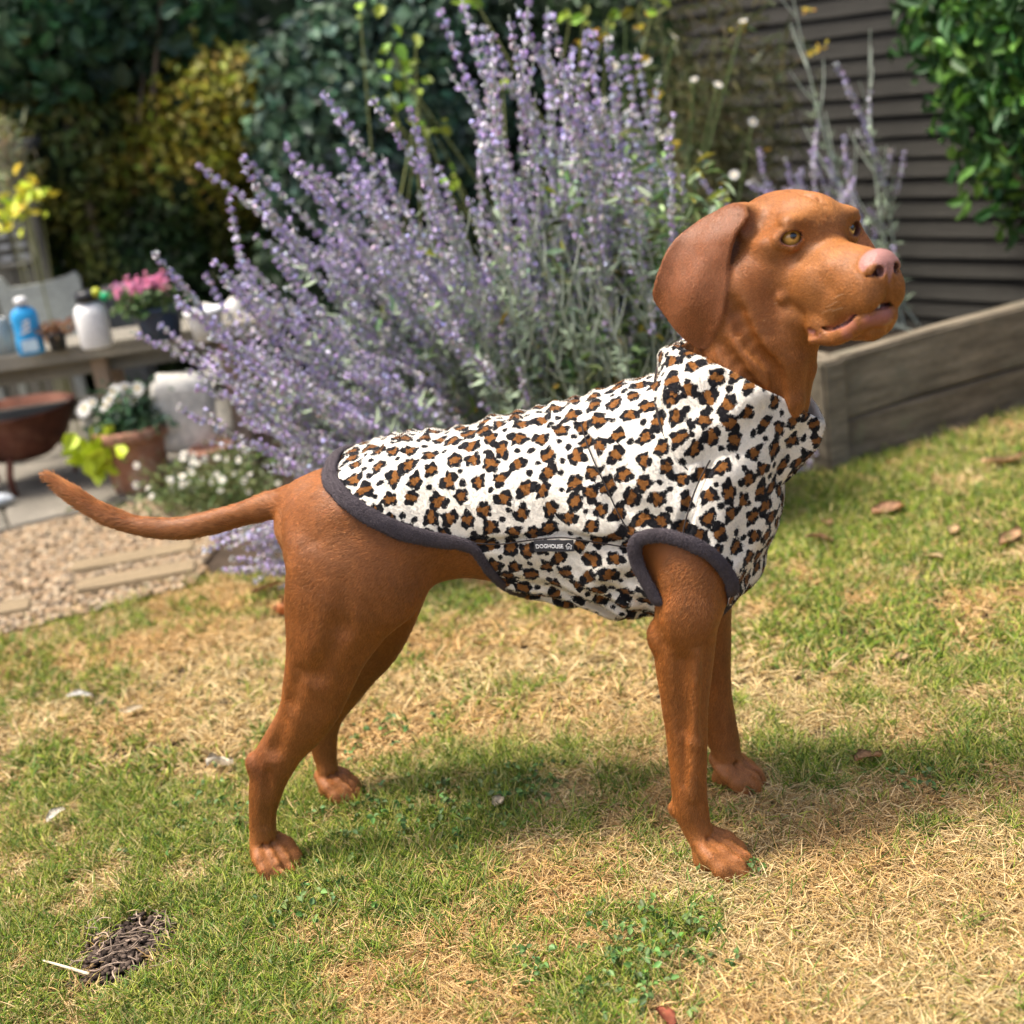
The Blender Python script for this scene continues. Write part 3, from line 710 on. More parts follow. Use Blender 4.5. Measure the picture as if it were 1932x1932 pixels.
for a_, b_ in claws:
    cl = np.array([a_, (a_ + b_) / 2 + np.array([0, 0, .0035]), b_]); pth = catmull(cl, 4)
    link('claw', sweep_mesh('claw', pth, np.tile((0, 0, 1.), (len(pth), 1)), np.linspace(.0030, .0008, len(pth)), np.linspace(.0036, .0008, len(pth)), n=8), dog, m_claw)
# ================================================================== the fleece jacket
neck_low = Chain([(x, y, z, a + .006, b + .006) for x, y, z, a, b in NECK[3:]], 4, .012)
def grown(st, d): return [(x, y, z, a + d, b + d) for x, y, z, a, b in st]
J_PARTS = [(jt, .0), (neck_low, .035), (Chain(grown(stations([(598, 905, 590, 1060, 0, .062), (640, 893, 650, 1085, 0, .074), (700, 862, 740, 1088, 0, .078), (760, 845, 800, 1086, 0, .076)]), .007), 3, .012), .03)]
for s in (-1, 1):
    J_PARTS.append((Chain([(x, s * abs(y), z, a, b) for x, y, z, a, b in grown(NF[:3], .007)], 3), .026))
    J_PARTS.append((Chain([(x, s * abs(y), z, a, b) for x, y, z, a, b in grown(NH[:3], .007)], 3), .032))
def jacket_solid(P):
    D = J_PARTS[0][0].at(P)
    for ch, k_ in J_PARTS[1:]: D = smin(D, ch.at(P), k_)
    return D
SB, SF = loc(1258, 702, 0), loc(1476, 884, 0)                  # ends of the neck seam
sd_ = (SF - SB); sd_ /= np.linalg.norm(sd_); sn_ = np.array([-sd_[2], 0, sd_[0]]); sn_ = sn_ if sn_[2] > 0 else -sn_
def surf(u, v, side=-1):
    """photograph pixel -> point on the jacket's near side"""
    y = -.1
    for _ in range(5):
        p = loc(u, v, y); ys = np.linspace(-.135, 0, 541)
        d = jacket_solid(np.stack([np.full(541, p[0]), ys, np.full(541, p[2])], 1)); i = np.argmax(d < 0)
        y2 = ys[i] if d[i] < 0 else 0.0
        y = y + (y2 - y) * .8
    return np.array([p[0], y2, p[2]])
def jnormal(P):
    e = .002; N = np.stack([jacket_solid(P + np.eye(3)[i] * e) - jacket_solid(P - np.eye(3)[i] * e) for i in range(3)], 1)
    return N / (np.linalg.norm(N, axis=1)[:, None] + 1e-9)
arm_px = [(1244, 1138), (1226, 1108), (1205, 1066), (1198, 1030), (1216, 1013), (1258, 1011), (1308, 1027), (1348, 1053), (1374, 1086), (1381, 1114), (1374, 1142)]
arm = np.array([surf(u, v) for u, v in arm_px])
arm = np.concatenate([arm, [[arm[-1][0] - .028, -.070, arm[-1][2] - .018], [arm[0][0] + .020, -.066, arm[0][2] - .020]]])
arm_c = arm.mean(0)
arm2 = (arm[:, [0, 2]] - arm_c[[0, 2]]) * .97 + arm_c[[0, 2]]
arm2[-2] += (0, -.07); arm2[-1] += (0, -.07)

jg = Grid((-.19, -.135, .262), (.415, .135, .625), .0024)
jt.into(jg, 0.)
for ch, k_ in J_PARTS[1:]:
    D0 = jg.F.copy(); jg.F[:] = .05; ch.into(jg, 0.); jg.F = smin(D0, jg.F, k_); del D0
_, X, Y, Z = jg.block((-9,) * 3, (9,) * 3)
# cloth relief: gathers across the back, soft folds, pull lines towards the armhole
sback = X + .15 * Z
top_m = np.clip((Z - (.47 + .10 * (X + .0))) / .07, 0, 1)
rel = -.0042 * top_m * np.abs(np.sin(sback * 105 + 1.2 * np.sin(sback * 31) + 6 * Y)) ** 1.0 * np.clip((.27 - X) / .05, 0, 1) * np.clip((X + .15) / .06, 0, 1)
rel = rel - .0040 * vnoise(X * 16 + Z * 9, Y * 12, Z * 13 - X * 7, 31) - .0020 * vnoise(X * 36 + Z * 30, Y * 30, Z * 26 - X * 18, 33)
dx, dz = X - arm_c[0], Z - arm_c[2]; ang = np.arctan2(dz, dx); rr_ = np.sqrt(dx * dx + dz * dz)
rel = rel + .0035 * np.sin(ang * 9 + 2 * np.sin(rr_ * 40)) * np.exp(-((rr_ - .105) / .05) ** 2)
low_m = np.clip((.40 - Z) / .06, 0, 1) * np.clip((.23 - X) / .05, 0, 1)
rel = rel + .0045 * low_m * np.sin((X * .8 + Z * 1.5) * 150 + 2 * np.sin(X * 40))
jg.F -= rel.astype(np.float32)
seams_px = {'back': [(1096, 800), (1108, 840), (1121, 872), (1142, 917), (1166, 969), (1187, 1005)],
            'front': [(1340, 868), (1321, 904), (1307, 938), (1293, 985), (1288, 1008)],
            'side': [(890, 1025), (940, 1028), (1000, 1020), (1060, 1015), (1110, 1022), (1160, 1030), (1192, 1036)]}
seams = {k_: np.array([surf(u, v) for u, v in p]) for k_, p in seams_px.items()}
for k_, p in seams.items():
    for s in (1, -1):
        q = catmull(p * np.array([1, s, 1]), 3); jg.tube(q, [.0022] * len(q), .011, True)
base = jg.F.copy()
jg.F = np.maximum(base, -(base + .0062))
hx_ = hem_x(Z[0, 0]).astype(np.float32)[None, None, :]
jg.F = np.maximum(jg.F, hx_ - X)
al_ = (X - SB[0]) * sd_[0] + (Z - SB[2]) * sd_[2] - np.linalg.norm(SF - SB) / 2
cutn = (X - SB[0]) * sn_[0] + (Z - SB[2]) * sn_[2] + .044 * np.clip(1 - (al_ / (np.linalg.norm(SF - SB) / 2)) ** 2, 0, 1) ** .8 - .042 - .012 * np.clip(al_ / .03, 0, 1) + 0 * Y
jg.F = np.maximum(jg.F, cutn)
q, X2, Y2, Z2 = jg.block((arm2[:, 0].min() - .02, -1, arm2[:, 1].min() - .02), (arm2[:, 0].max() + .02, 1, arm2[:, 1].max() + .02))
pd = poly_sdf(X2, Z2, arm2)
jg.F[q] = np.maximum(jg.F[q], np.minimum(-pd, .05) * np.ones_like(Y2) - np.where(np.abs(Y2) > .050, 0, 1).astype(np.float32))
Vj, Qj = jg.mesh(); Vj = smooth_mesh(Vj, Qj, 2)
del jg, base
# --- collar: a standing turtleneck
NT, NU = 230, 34
th = np.linspace(0, 2 * pi, NT, endpoint=False)
Bc = (SB + SF) / 2; Ba = np.linalg.norm(SF - SB) / 2
Tb, Tf = loc(1284, 648, 0), loc(1522, 776, 0); Tc = (Tb + Tf) / 2; Ta = np.linalg.norm(Tf - Tb) / 2; td = (Tf - Tb) / np.linalg.norm(Tf - Tb)
def ring(Cc, d, a, b, spout, dip):
    c_, s_ = np.cos(th), np.sin(th)
    P_ = Cc + d * (a * c_ + spout * np.clip(c_, 0, 1) ** 6)[:, None] + np.array([0, 1., 0]) * (b * s_ * (1 - .25 * np.clip(c_, 0, 1) ** 2))[:, None]
    dn_ = np.array([-d[2], 0, d[0]]); dn_ = dn_ if dn_[2] > 0 else -dn_
    return P_ - dn_ * (dip * np.abs(s_) ** 1.6)[:, None]
R0 = ring(Bc, sd_, Ba + .009, .090, .0, .046); R1 = ring(Tc, td, Ta, .065, .018, -.014); R1[:, 2] += .030 * np.clip(np.sin(th), 0, 1) * np.clip(np.cos(th) + .35, 0, 1) + .010 * np.clip(np.cos(th) - .8, 0, 1)
rows_o, rows_i = [], []
for j in range(NU):
    t = j / (NU - 1); P_ = R0 * (1 - t) + R1 * t
    cen = P_.mean(0); rad = P_ - cen; rad /= np.linalg.norm(rad, axis=1)[:, None]
    off = .006 * sin(pi * t) + .0030 * np.sin(th * 5 + t * 3) * t + .0025 * np.sin(th * 9 - t * 5) + .004 * np.exp(-((np.abs((th + pi) % (2 * pi) - pi) - .30) / .12) ** 2) * t
    off = off + .0032 * vnoise(np.cos(th) * 4, np.sin(th) * 4, t * 3, 41)
    edge = np.sqrt(max(0., 1 - max(0., (t - .90) / .10) ** 2))
    P_ = P_ + rad * off[:, None]
    rows_o.append(P_ + rad * (.0035 * edge)); rows_i.append(P_ - rad * (.0035 * edge))
rows = rows_o + rows_i[::-1]
# a real dent where the two ends of the collar meet at the throat
Vc = np.concatenate(rows); nr = len(rows); Qc = []
for j in range(nr - 1):
    a_ = j * NT + np.arange(NT); b_ = j * NT + (np.arange(NT) + 1) % NT
    Qc.append(np.stack([a_, b_, b_ + NT, a_ + NT], 1))
Qc = np.concatenate(Qc)
Nc, _ = vnormals(Vc, Qc); 
if np.mean(np.sum(Nc[:NT * NU] * (Vc[:NT * NU] - Vc.mean(0)), 1)) < 0: Qc = Qc[:, ::-1]
Nc, _ = vnormals(Vc, Qc); Nj, _ = vnormals(Vj, Qj)
# --- leopard print: rosettes scattered on the cloth, each with its own broken black ring and brown heart
rng = np.random.default_rng(29)
AV = np.concatenate([Vj, Vc[:NT * NU]]); AN = np.concatenate([Nj, Nc[:NT * NU]])
outer = np.concatenate([np.sum(Nj * jnormal(Vj), 1) > .3, np.ones(NT * NU, bool)]); AV, AN = AV[outer], AN[outer]
cand = rng.permutation(len(AV))[:26000]; cen = []; cn = []; small = []
acc = np.zeros((0, 3))
for ph, (dist, cnt) in enumerate(((.0210, 14000), (.0148, 12000))):
    for i in cand[(0 if ph == 0 else 14000):(14000 if ph == 0 else 26000)]:
        p = AV[i]
        if len(acc):
            dd = ((acc - p) ** 2).sum(1); near = np.argmin(dd); lim = dist * (.94 if ph == 0 else (1.12 if not small[near] else .9))
            if dd[near] < lim * lim: continue
        acc = np.concatenate([acc, p[None]]); cn.append(AN[i]); small.append(ph == 1)
cen = acc; cn = np.array(cn); small = np.array(small); NC = len(cen)
t1 = np.array([1., 0, .25]) - cn * (cn @ np.array([1., 0, .25]))[:, None]; t1 /= np.linalg.norm(t1, axis=1)[:, None] + 1e-9; t2 = np.cross(cn, t1)
rp_ = rng.uniform(.0083, .0107, NC); rp_[small] = rng.uniform(.0030, .0048, small.sum())
ec = rng.uniform(1.0, 1.40, NC); ea = rng.normal(.5, .7, NC)
ph_ = rng.uniform(0, 2 * pi, (NC, 6)); am = rng.uniform(.03, .13, (NC, 3)); kr = rng.integers(2, 5, NC)
from mathutils.kdtree import KDTree
kd = KDTree(NC)
for i in range(NC): kd.insert(cen[i], i)
kd.balance()
def paint(P, N):
    n_ = len(P); ids = np.full((n_, 4), -1, np.int32)
    for i in range(n_):
        for j, r in enumerate(kd.find_n(P[i], 4)): ids[i, j] = r[1]
    bl = np.full(n_, .02); br = np.full(n_, .02)
    for j in range(4):
        I = ids[:, j]; d = P - cen[I]
        x = np.sum(d * t1[I], 1); y = np.sum(d * t2[I], 1)
        ok = np.sum(N * cn[I], 1) > -.1
        c_, s_ = np.cos(ea[I]), np.sin(ea[I]); x, y = (c_ * x + s_ * y) / np.sqrt(ec[I]), (-s_ * x + c_ * y) * np.sqrt(ec[I])
        rho = np.hypot(x, y); f = np.arctan2(y, x)
        R = rp_[I] * (1 + am[I, 0] * np.sin(2 * f + ph_[I, 0]) + am[I, 1] * np.sin(3 * f + ph_[I, 1]) + .6 * am[I, 2] * np.sin(5 * f + ph_[I, 2]))
        w_ = R * (.245 + .15 * np.sin(kr[I] * f + ph_[I, 3]) + .12 * np.sin(2 * f + ph_[I, 4]) + .10 * np.sin(7 * f + ph_[I, 5]))
        b1 = np.abs(rho - .80 * R) - w_
        b1 = np.where(small[I], rho - R, b1)
        b2 = np.where(small[I], .02, rho - .84 * R)
        bl = np.minimum(bl, np.where(ok, b1, .02)); br = np.minimum(br, np.where(ok, b2, .02))
    return bl, br
WHITE, BLACK, BROWN = np.array([.85, .785, .67]), np.array([.010, .0095, .011]), np.array([.225, .090, .021])
def print_attr(me, V, N):
    bl, br = paint(V, N); vec_attr(me, 'fields', np.stack([np.clip(bl / .004, -2, 2), np.clip(br / .004, -2, 2), np.zeros(len(V))], 1), 'POINT')
m_fl, n, l, b = new_mat('leopard_fleece')
at = n.new('ShaderNodeAttribute'); at.attribute_name = 'fields'; sp = n.new('ShaderNodeSeparateXYZ'); l.new(at.outputs['Vector'], sp.inputs[0])
tc = n.new('ShaderNodeTexCoord'); nz = n.new('ShaderNodeTexNoise'); nz.inputs['Scale'].default_value = 420; nz.inputs['Detail'].default_value = 3; l.new(tc.outputs['Object'], nz.inputs['Vector'])
def field(i):
    a_ = n.new('ShaderNodeMath'); a_.operation = 'MULTIPLY_ADD'; a_.inputs[1].default_value = 1.0; l.new(nz.outputs['Fac'], a_.inputs[0]); l.new(sp.outputs[i], a_.inputs[2])
    r_ = n.new('ShaderNodeMapRange'); r_.inputs['From Min'].default_value = .38; r_.inputs['From Max'].default_value = .62; r_.inputs['To Min'].default_value = 1; r_.inputs['To Max'].default_value = 0; l.new(a_.outputs[0], r_.inputs[0]); return r_
f0, f1 = field(0), field(1)
m1 = n.new('ShaderNodeMix'); m1.data_type = 'RGBA'; m1.inputs[6].default_value = (*WHITE, 1); m1.inputs[7].default_value = (*BROWN, 1); l.new(f1.outputs[0], m1.inputs[0])
m2 = n.new('ShaderNodeMix'); m2.data_type = 'RGBA'; m2.inputs[7].default_value = (*BLACK, 1); l.new(m1.outputs[2], m2.inputs[6]); l.new(f0.outputs[0], m2.inputs[0])
l.new(m2.outputs[2], b.inputs['Base Color']); b.inputs['Roughness'].default_value = .9; b.inputs['Sheen Weight'].default_value = .25; b.inputs['Sheen Roughness'].default_value = .5; b.inputs['Specular IOR Level'].default_value = .1
bp = n.new('ShaderNodeBump'); bp.inputs['Strength'].default_value = .5; bp.inputs['Distance'].default_value = .0015; l.new(nz.outputs['Fac'], bp.inputs['Height']); l.new(bp.outputs[0], b.inputs['Normal'])
jm = mesh_np('fleece_jacket', Vj, Qj); print_attr(jm, Vj, Nj)
jacket = link('fleece_jacket', jm, dog, m_fl); jacket['label'] = 'white fleece dog jacket printed with brown and black leopard spots'
cm = mesh_np('collar', Vc, Qc); print_attr(cm, Vc, Nc); collar = link('collar', cm, jacket, m_fl)
# fibres standing off the fleece
m_fib = attr_mat('fleece_fibre', 'col', rough=.85, spec=.1, nrm='nrm')
def fibres(name, V, Q, N, num, parent, colour=None, length=.0019, msk=None):
    P, fi = sample_surface(V, Q, num, RNG); Nn = N[Q[fi]].mean(1); Nn /= np.linalg.norm(Nn, axis=1)[:, None] + 1e-9
    if msk is not None:
        kp = msk(P, Nn); P, Nn = P[kp], Nn[kp]
    if colour is None:
        J = P + RNG.normal(0, .0006, P.shape); bl, br = paint(J, Nn)
        c_ = np.where((bl < 0)[:, None], BLACK, np.where((br < 0)[:, None], BROWN, WHITE)) * RNG.uniform(.72, 1.14, len(P))[:, None]
    else: c_ = np.array(colour) * RNG.uniform(.7, 1.3, len(P))[:, None]
    d = Nn * .6 + RNG.normal(0, .55, P.shape) + np.array([-.35, 0, -.2]) + .35 * np.stack([vnoise(P[:, 0] * 70, P[:, 1] * 70, P[:, 2] * 70, s_) for s_ in (51, 52, 53)], 1)
    d /= np.linalg.norm(d, axis=1)[:, None]; inn = np.sum(d * Nn, 1)[:, None]; d = d + Nn * (np.abs(inn) - inn)
    Ls = (length * RNG.uniform(.5, 1.2, len(P)))[:, None]
    hair(name, None, np.stack([P, P + d * Ls * .5, P + (d + RNG.normal(0, .25, P.shape)) * Ls], 1), np.array([.00020, .00017, .00008]), np.clip(c_, 0, .88), Nn, parent, m_fib)
jm_out = lambda P, Nn: (np.sum(Nn * jnormal(P), 1) > .25) & ((P[:, 1] < .03) | (P[:, 2] > .5))
fibres('fleece_pile', Vj, Qj, Nj, 380000, jacket, msk=jm_out)
fibres('collar_pile', Vc, Qc, Nc, 70000, jacket)
# --- dark binding along the hem and the armholes
m_bind = simple_mat('charcoal_fleece_binding', (.095, .080, .086), .9, .25, 60, .9, 700, .1)
ph2 = np.linspace(0, 2 * pi, 150, endpoint=False); hem = []
for f in ph2:
    r = np.linspace(.02, .16, 561); zc = .432
    z = zc + r * cos(f); y = r * sin(f); P = np.stack([hem_x(z), y, z], 1); d = jacket_solid(P); i = np.argmax(d > 0) if (d > 0).any() else -1
    hem.append(P[i])
hem = np.array(hem)
for _ in range(3): hem = .5 * hem + .25 * (np.roll(hem, 1, 0) + np.roll(hem, -1, 0))
hn = jnormal(hem); topness = sstep(hem[:, 2], .40, .45)
hw = .0060 + .0038 * topness
V, Q, _ = sweep(hem + hn * .0005 + np.array([.002, 0, 0]), hn, hw, .0036, n=14, closed=True); V = V + .0007 * np.stack([vnoise(*(V.T * 90), 61)] * 3, 1); Q = np.array(Q)
link('hem_binding', mesh_np('hem_binding', V, Q), jacket, m_bind)
NV, _ = vnormals(V, Q); sg = np.sign(np.mean(np.sum(NV * jnormal(V), 1)))
fibres('binding_pile', V, Q, NV * (sg if sg else 1), 40000, jacket, colour=(.110, .092, .100), length=.0020)
for s in (1, -1):
    a3 = catmull(np.concatenate([arm, arm[:1]]), 8)[:-1] * np.array([1, s, 1]); an = jnormal(a3); an[:, 1] -= s * .3; an /= np.linalg.norm(an, axis=1)[:, None]
    for _ in range(3): a3 = .5 * a3 + .25 * (np.roll(a3, 1, 0) + np.roll(a3, -1, 0))
    V, Q, _ = sweep(a3 + an * .0010, an, .0078, .0038, n=14, closed=True); V = V + .0007 * np.stack([vnoise(*(V.T * 90), 62)] * 3, 1); Q = np.array(Q)
    link('armhole_binding', mesh_np('armhole_binding', V, Q), jacket, m_bind)
    if s == 1:
        NV, _ = vnormals(V, Q); sg = np.sign(np.mean(np.sum(NV * jnormal(V), 1)))
        fibres('binding_pile', V, Q, NV * (sg if sg else 1), 22000, jacket, colour=(.110, .092, .100), length=.0020)
m_thread = simple_mat('dark_seam_thread', (.030, .024, .022), .9, .1, 100, .2, 500)
for k_, p in seams.items():
    q = catmull(p, 4); nn = jnormal(q); link('seam', sweep_mesh('seam', q - nn * .0012, nn, .0009, .0010, n=6), jacket, m_thread)
ns = R0 + (R0 - Bc) / np.linalg.norm(R0 - Bc, axis=1)[:, None] * .0035
link('neck_seam', sweep_mesh('neck_seam', ns, (R0 - Bc), .0014, .0014, n=6, closed=True), jacket, m_thread)
# --- woven maker's label on the side seam
lc = np.array([surf(u, v) for u, v in ((1011, 1017), (1087, 1015), (1083, 1035), (1009, 1038))])
lo = lc.mean(0); lx = (lc[1] + lc[2] - lc[0] - lc[3]) / 2; lz = (lc[0] + lc[1] - lc[2] - lc[3]) / 2
W_, H_ = np.linalg.norm(lx), np.linalg.norm(lz); lx /= W_; ln_ = np.cross(lx, lz); ln_ /= np.linalg.norm(ln_); ln_ = ln_ if ln_[1] < 0 else -ln_
lz = np.cross(ln_, lx); lz = lz if lz[2] > 0 else -lz
FR = Matrix(((lx[0], lz[0], ln_[0], 0), (lx[1], lz[1], ln_[1], 0), (lx[2], lz[2], ln_[2], 0), (0, 0, 0, 1)))
LM = Matrix.Translation(Vector(lo + ln_ * .0055)) @ FR
bmh = bmesh.new()
nxs = 12
for kx in range(nxs + 1):
    u_ = kx / nxs - .5; sk = -.0012
    for kz, (zz, dz_) in enumerate(((.5, 0), (-.5, 0), (-.5, -.0009), (.5, -.0009))):
        bmh.verts.new((u_ * W_ + sk * -zz, zz * H_, dz_ + .0012 * sin(u_ * 5)))
bmh.verts.ensure_lookup_table()
for kx in range(nxs):
    for a_ in range(4):
        b_ = (a_ + 1) % 4; bmh.faces.new([bmh.verts[kx * 4 + a_], bmh.verts[kx * 4 + b_], bmh.verts[kx * 4 + 4 + b_], bmh.verts[kx * 4 + 4 + a_]])
for e_ in (0, nxs): bmh.faces.new([bmh.verts[e_ * 4 + a_] for a_ in range(4)])
bmesh.ops.recalc_face_normals(bmh, faces=bmh.faces)
lm = bpy.data.meshes.new('label'); bmh.to_mesh(lm); bmh.free()
lab = link('label', lm, jacket, simple_mat('woven_label_cloth', (.045, .045, .050), .8, .1, 300, .4, 1500)); lab.matrix_local = LM
lab['label'] = 'small dark woven label reading DOGHOUSE'
m_ink = simple_mat('white_lettering', (.80, .80, .80), .7, .03, 300, .1, 900)
cu = bpy.data.curves.new('lettering', 'FONT'); cu.body = 'DOGHOUSE'; cu.size = 1; cu.align_x = 'LEFT'; cu.align_y = 'CENTER'; cu.extrude = .01; cu.offset = .012
to = bpy.data.objects.new('lettering_tmp', cu); C.objects.link(to); dg = bpy.context.evaluated_depsgraph_get(); tm = bpy.data.meshes.new_from_object(to.evaluated_get(dg)); bpy.data.objects.remove(to)
co = np.array([v.co for v in tm.vertices]); wtx = co[:, 0].max() - co[:, 0].min(); sc_ = W_ * .70 / wtx
for v in tm.vertices: v.co = Vector(((v.co.x - co[:, 0].min()) * sc_ - W_ * .455, v.co.y * sc_ * 1.12 - .0004, v.co.z * .02 + .0005 + .0012 * sin(((v.co.x - co[:, 0].min()) * sc_ / W_ - .455) * 5)))
tm.name = 'lettering'; tm.materials.clear(); t_o = link('lettering', tm, jacket, m_ink); t_o.matrix_local = LM
def bars(segs, w):
    bm2 = bmesh.new()
    for (x0, y0), (x1, y1) in segs:
        d = Vector((x1 - x0, y1 - y0, 0)); p_ = Vector((-d.y, d.x, 0)).normalized() * w / 2
        vs = [bm2.verts.new(Vector((x, y, .0021)) + q_) for (x, y), q_ in (((x0, y0), p_), ((x0, y0), -p_), ((x1, y1), -p_), ((x1, y1), p_))]; bm2.faces.new(vs)
    me_ = bpy.data.meshes.new('house_mark'); bm2.to_mesh(me_); bm2.free(); return me_
hx0 = W_ * .375; u = H_ * .16
hm = link('house_mark', bars([((hx0 - 1.5 * u, 0), (hx0 + .3 * u, 1.7 * u)), ((hx0 + .3 * u, 1.7 * u), (hx0 + 2.0 * u, 0)), ((hx0 - .9 * u, .3 * u), (hx0 - .9 * u, -1.6 * u)), ((hx0 + 1.4 * u, .3 * u), (hx0 + 1.4 * u, -1.6 * u)), ((hx0 - .9 * u, -1.5 * u), (hx0 - .2 * u, -1.5 * u)), ((hx0 + .7 * u, -1.5 * u), (hx0 + 1.4 * u, -1.5 * u)), ((hx0 - .2 * u, -1.5 * u), (hx0 - .2 * u, -.2 * u)), ((hx0 + .7 * u, -1.5 * u), (hx0 + .7 * u, -.2 * u)), ((hx0 - .2 * u, -.2 * u), (hx0 + .7 * u, -.2 * u))], u * .32), jacket, m_ink); hm.matrix_local = LM
# ================================================================== the garden
def box_me(name, sx, sy, sz, bev=.004, warp=0., cuts=0, seed=0):
    """box centred in x and y, standing on z = 0"""
    bm = bmesh.new(); bmesh.ops.create_cube(bm, size=1)
    for v in bm.verts: v.co = Vector((v.co.x * sx, v.co.y * sy, (v.co.z + .5) * sz))
    if cuts: bmesh.ops.subdivide_edges(bm, edges=[e for e in bm.edges if abs((e.verts[0].co - e.verts[1].co).x) > .9 * sx], cuts=cuts)
    if bev: bmesh.ops.bevel(bm, geom=[e for e in bm.edges if len(e.link_faces) == 2 and e.calc_face_angle(0) > .5], offset=bev, segments=2, affect='EDGES')
    if warp:
        for v in bm.verts:
            v.co.z += warp * float(vnoise(v.co.x * 3 + seed, seed * 1.7, 0, 71)) ; v.co.y += warp * float(vnoise(v.co.x * 4 + seed, seed * 2.1, 5, 72))
    me = bpy.data.meshes.new(name); bm.to_mesh(me); bm.free(); return me
def lathe_me(name, prof, n=28, wob=0.):
    P = np.array(prof); V = []; Q = []
    for i, (r, z) in enumerate(P):
        for j in range(n):
            a = 2 * pi * j / n; V.append((r * cos(a), r * sin(a), z))
    m = len(P)
    for i in range(m - 1):
        for j in range(n):
            j2 = (j + 1) % n; Q.append((i * n + j, i * n + j2, (i + 1) * n + j2, (i + 1) * n + j))
    me = mesh_np(name, V, [np.array(Q), np.array([tuple(range(n))[::-1], tuple((m - 1) * n + j for j in range(n))])]); return me
def leaf_cloud(name, P, N, size, aspect, cols, rng, droop=.3, parent=None, mat=None, fold=.25):
    """a leaf of two folded halves at each point"""
    n = len(P); N = N + rng.normal(0, .55, (n, 3)); N /= np.linalg.norm(N, axis=1)[:, None] + 1e-9
    d = rng.normal(0, 1, (n, 3)); d[:, 2] -= droop; d -= N * np.sum(d * N, 1)[:, None]; d /= np.linalg.norm(d, axis=1)[:, None] + 1e-9
    s = np.cross(N, d); L = (np.asarray(size) * rng.uniform(.6, 1.3, n))[:, None]; W = L * aspect
    b = P; t = P + d * L - N * L * .12
    l1 = P + d * L * .30 + s * W * .42 + N * W * fold; l2 = P + d * L * .68 + s * W * .36 + N * W * fold
    r1 = P + d * L * .30 - s * W * .42 + N * W * fold; r2 = P + d * L * .68 - s * W * .36 + N * W * fold
    V = np.stack([b, l1, l2, t, r2, r1], 1).reshape(-1, 3); o = np.arange(n)[:, None] * 6
    Q = np.concatenate([o + np.array([0, 1, 2, 3]), o + np.array([0, 3, 4, 5])])
    me = mesh_np(name, V, Q, smooth=False); col_attr(me, 'col', np.repeat(np.clip(cols, 0, 1), 6, 0))
    return link(name, me, parent, mat)
def vary(c, n, rng, v=.3, hue=.12):
    c = np.array(c)[None] * rng.uniform(1 - v, 1 + v, n)[:, None]; return np.clip(c * (1 + rng.normal(0, hue, (n, 3))), .002, .95)
rg = np.random.default_rng(5)
M_LEAF = attr_mat('leaf', 'col', rough=.5, spec=.35, trans=.22)
M_PETAL = attr_mat('petal', 'col', rough=.7, spec=.15, trans=.3)
M_BARK = simple_mat('bark', (.13, .10, .07), .9, .3, 20, .6, 80)
# ------------------------------------------------------------------ ground, lawn, gravel, paving
m_soil = simple_mat('lawn_soil', (.075, .055, .036), .95, .35, 9, .8, 120, .1, dirt=(.26, .20, .10), coord='Generated' if 0 else 'Object')
xs = np.concatenate([[-120.], np.linspace(-9, 9, 59), [120.]]); ys = np.concatenate([[-120.], np.linspace(-3, 14, 59), [160.]])
GX, GY = np.meshgrid(xs, ys, indexing='ij'); gz = .006 * fbm(GX * 1.3, GY * 1.3, 0, 77) - .004
gv = np.stack([GX, GY, gz], -1).reshape(-1, 3); ii = (np.arange(60)[:, None] * 61 + np.arange(60)[None]).ravel()
gq = np.stack([ii, ii + 61, ii + 62, ii + 1], 1)
lawn = link('lawn', mesh_np('lawn', gv, gq), None, m_soil); tag(lawn, kind='structure')
LAWN_EDGE = np.array([(-4, 1.62), (-1.05, 2.70), (-.64, 2.86), (-.25, 2.80), (.20, 2.86), (.66, 3.00), (1.24, 3.27), (2.4, 3.8)])
def lawn_edge_y(x): return np.interp(x, LAWN_EDGE[:, 0], LAWN_EDGE[:, 1])
def patch_sheet(name, poly, z, mat, lab=None):
    V = [(x, y, z) for x, y in poly]; me = bpy.data.meshes.new(name); me.from_pydata(V, [], [tuple(range(len(V)))]); me.update(); o = link(name, me, None, mat); tag(o, kind='structure'); return o
m_bedsoil = simple_mat('bed_soil', (.055, .040, .028), .95, .4, 14, 1., 90, .1)
patch_sheet('bed_soil', [(-.75, 2.86), (-.25, 2.82), (.20, 2.88), (.70, 3.03), (-.1, 6.5), (-2.6, 7), (-.80, 4.6)], .009, m_bedsoil)
m_gravel = simple_mat('gravel_bed', (.34, .26, .16), .95, .4, 60, 1., 160, .1)
patch_sheet('gravel_path', [(-4.2, 1.55), (-1.05, 2.70), (-.66, 2.86), (-.72, 3.42), (-.90, 3.57), (-1.3, 3.42), (-4.6, 2.3)], .0085, m_gravel)
m_slab = simple_mat('paving_stone', (.215, .195, .16), .9, .25, 6, .4, 120, .15, dirt=(.14, .13, .105))
paving = empty('paving', (0, 0, 0)); tag(paving, kind='structure')
ed = np.array([cos(radians(21)), sin(radians(21)), 0]); en = np.array([-ed[1], ed[0], 0]); p0 = np.array([-1.26, 3.44, 0])
slab_me = box_me('slab', .596, .596, .045, .006)
for i in range(-4, 2):
    for j in range(0, 4):
        c = p0 + ed * (.60 * i + .02 + .31) + en * (.60 * j + .30)
        if c[0] > -.55: continue
        o = link('paving_slab', slab_me, paving, m_slab if not slab_me.materials else None); o.location = (c[0], c[1], -.028 + random.uniform(-.002, .002)); o.rotation_euler = (0, 0, radians(21) + random.uniform(-.006, .006))
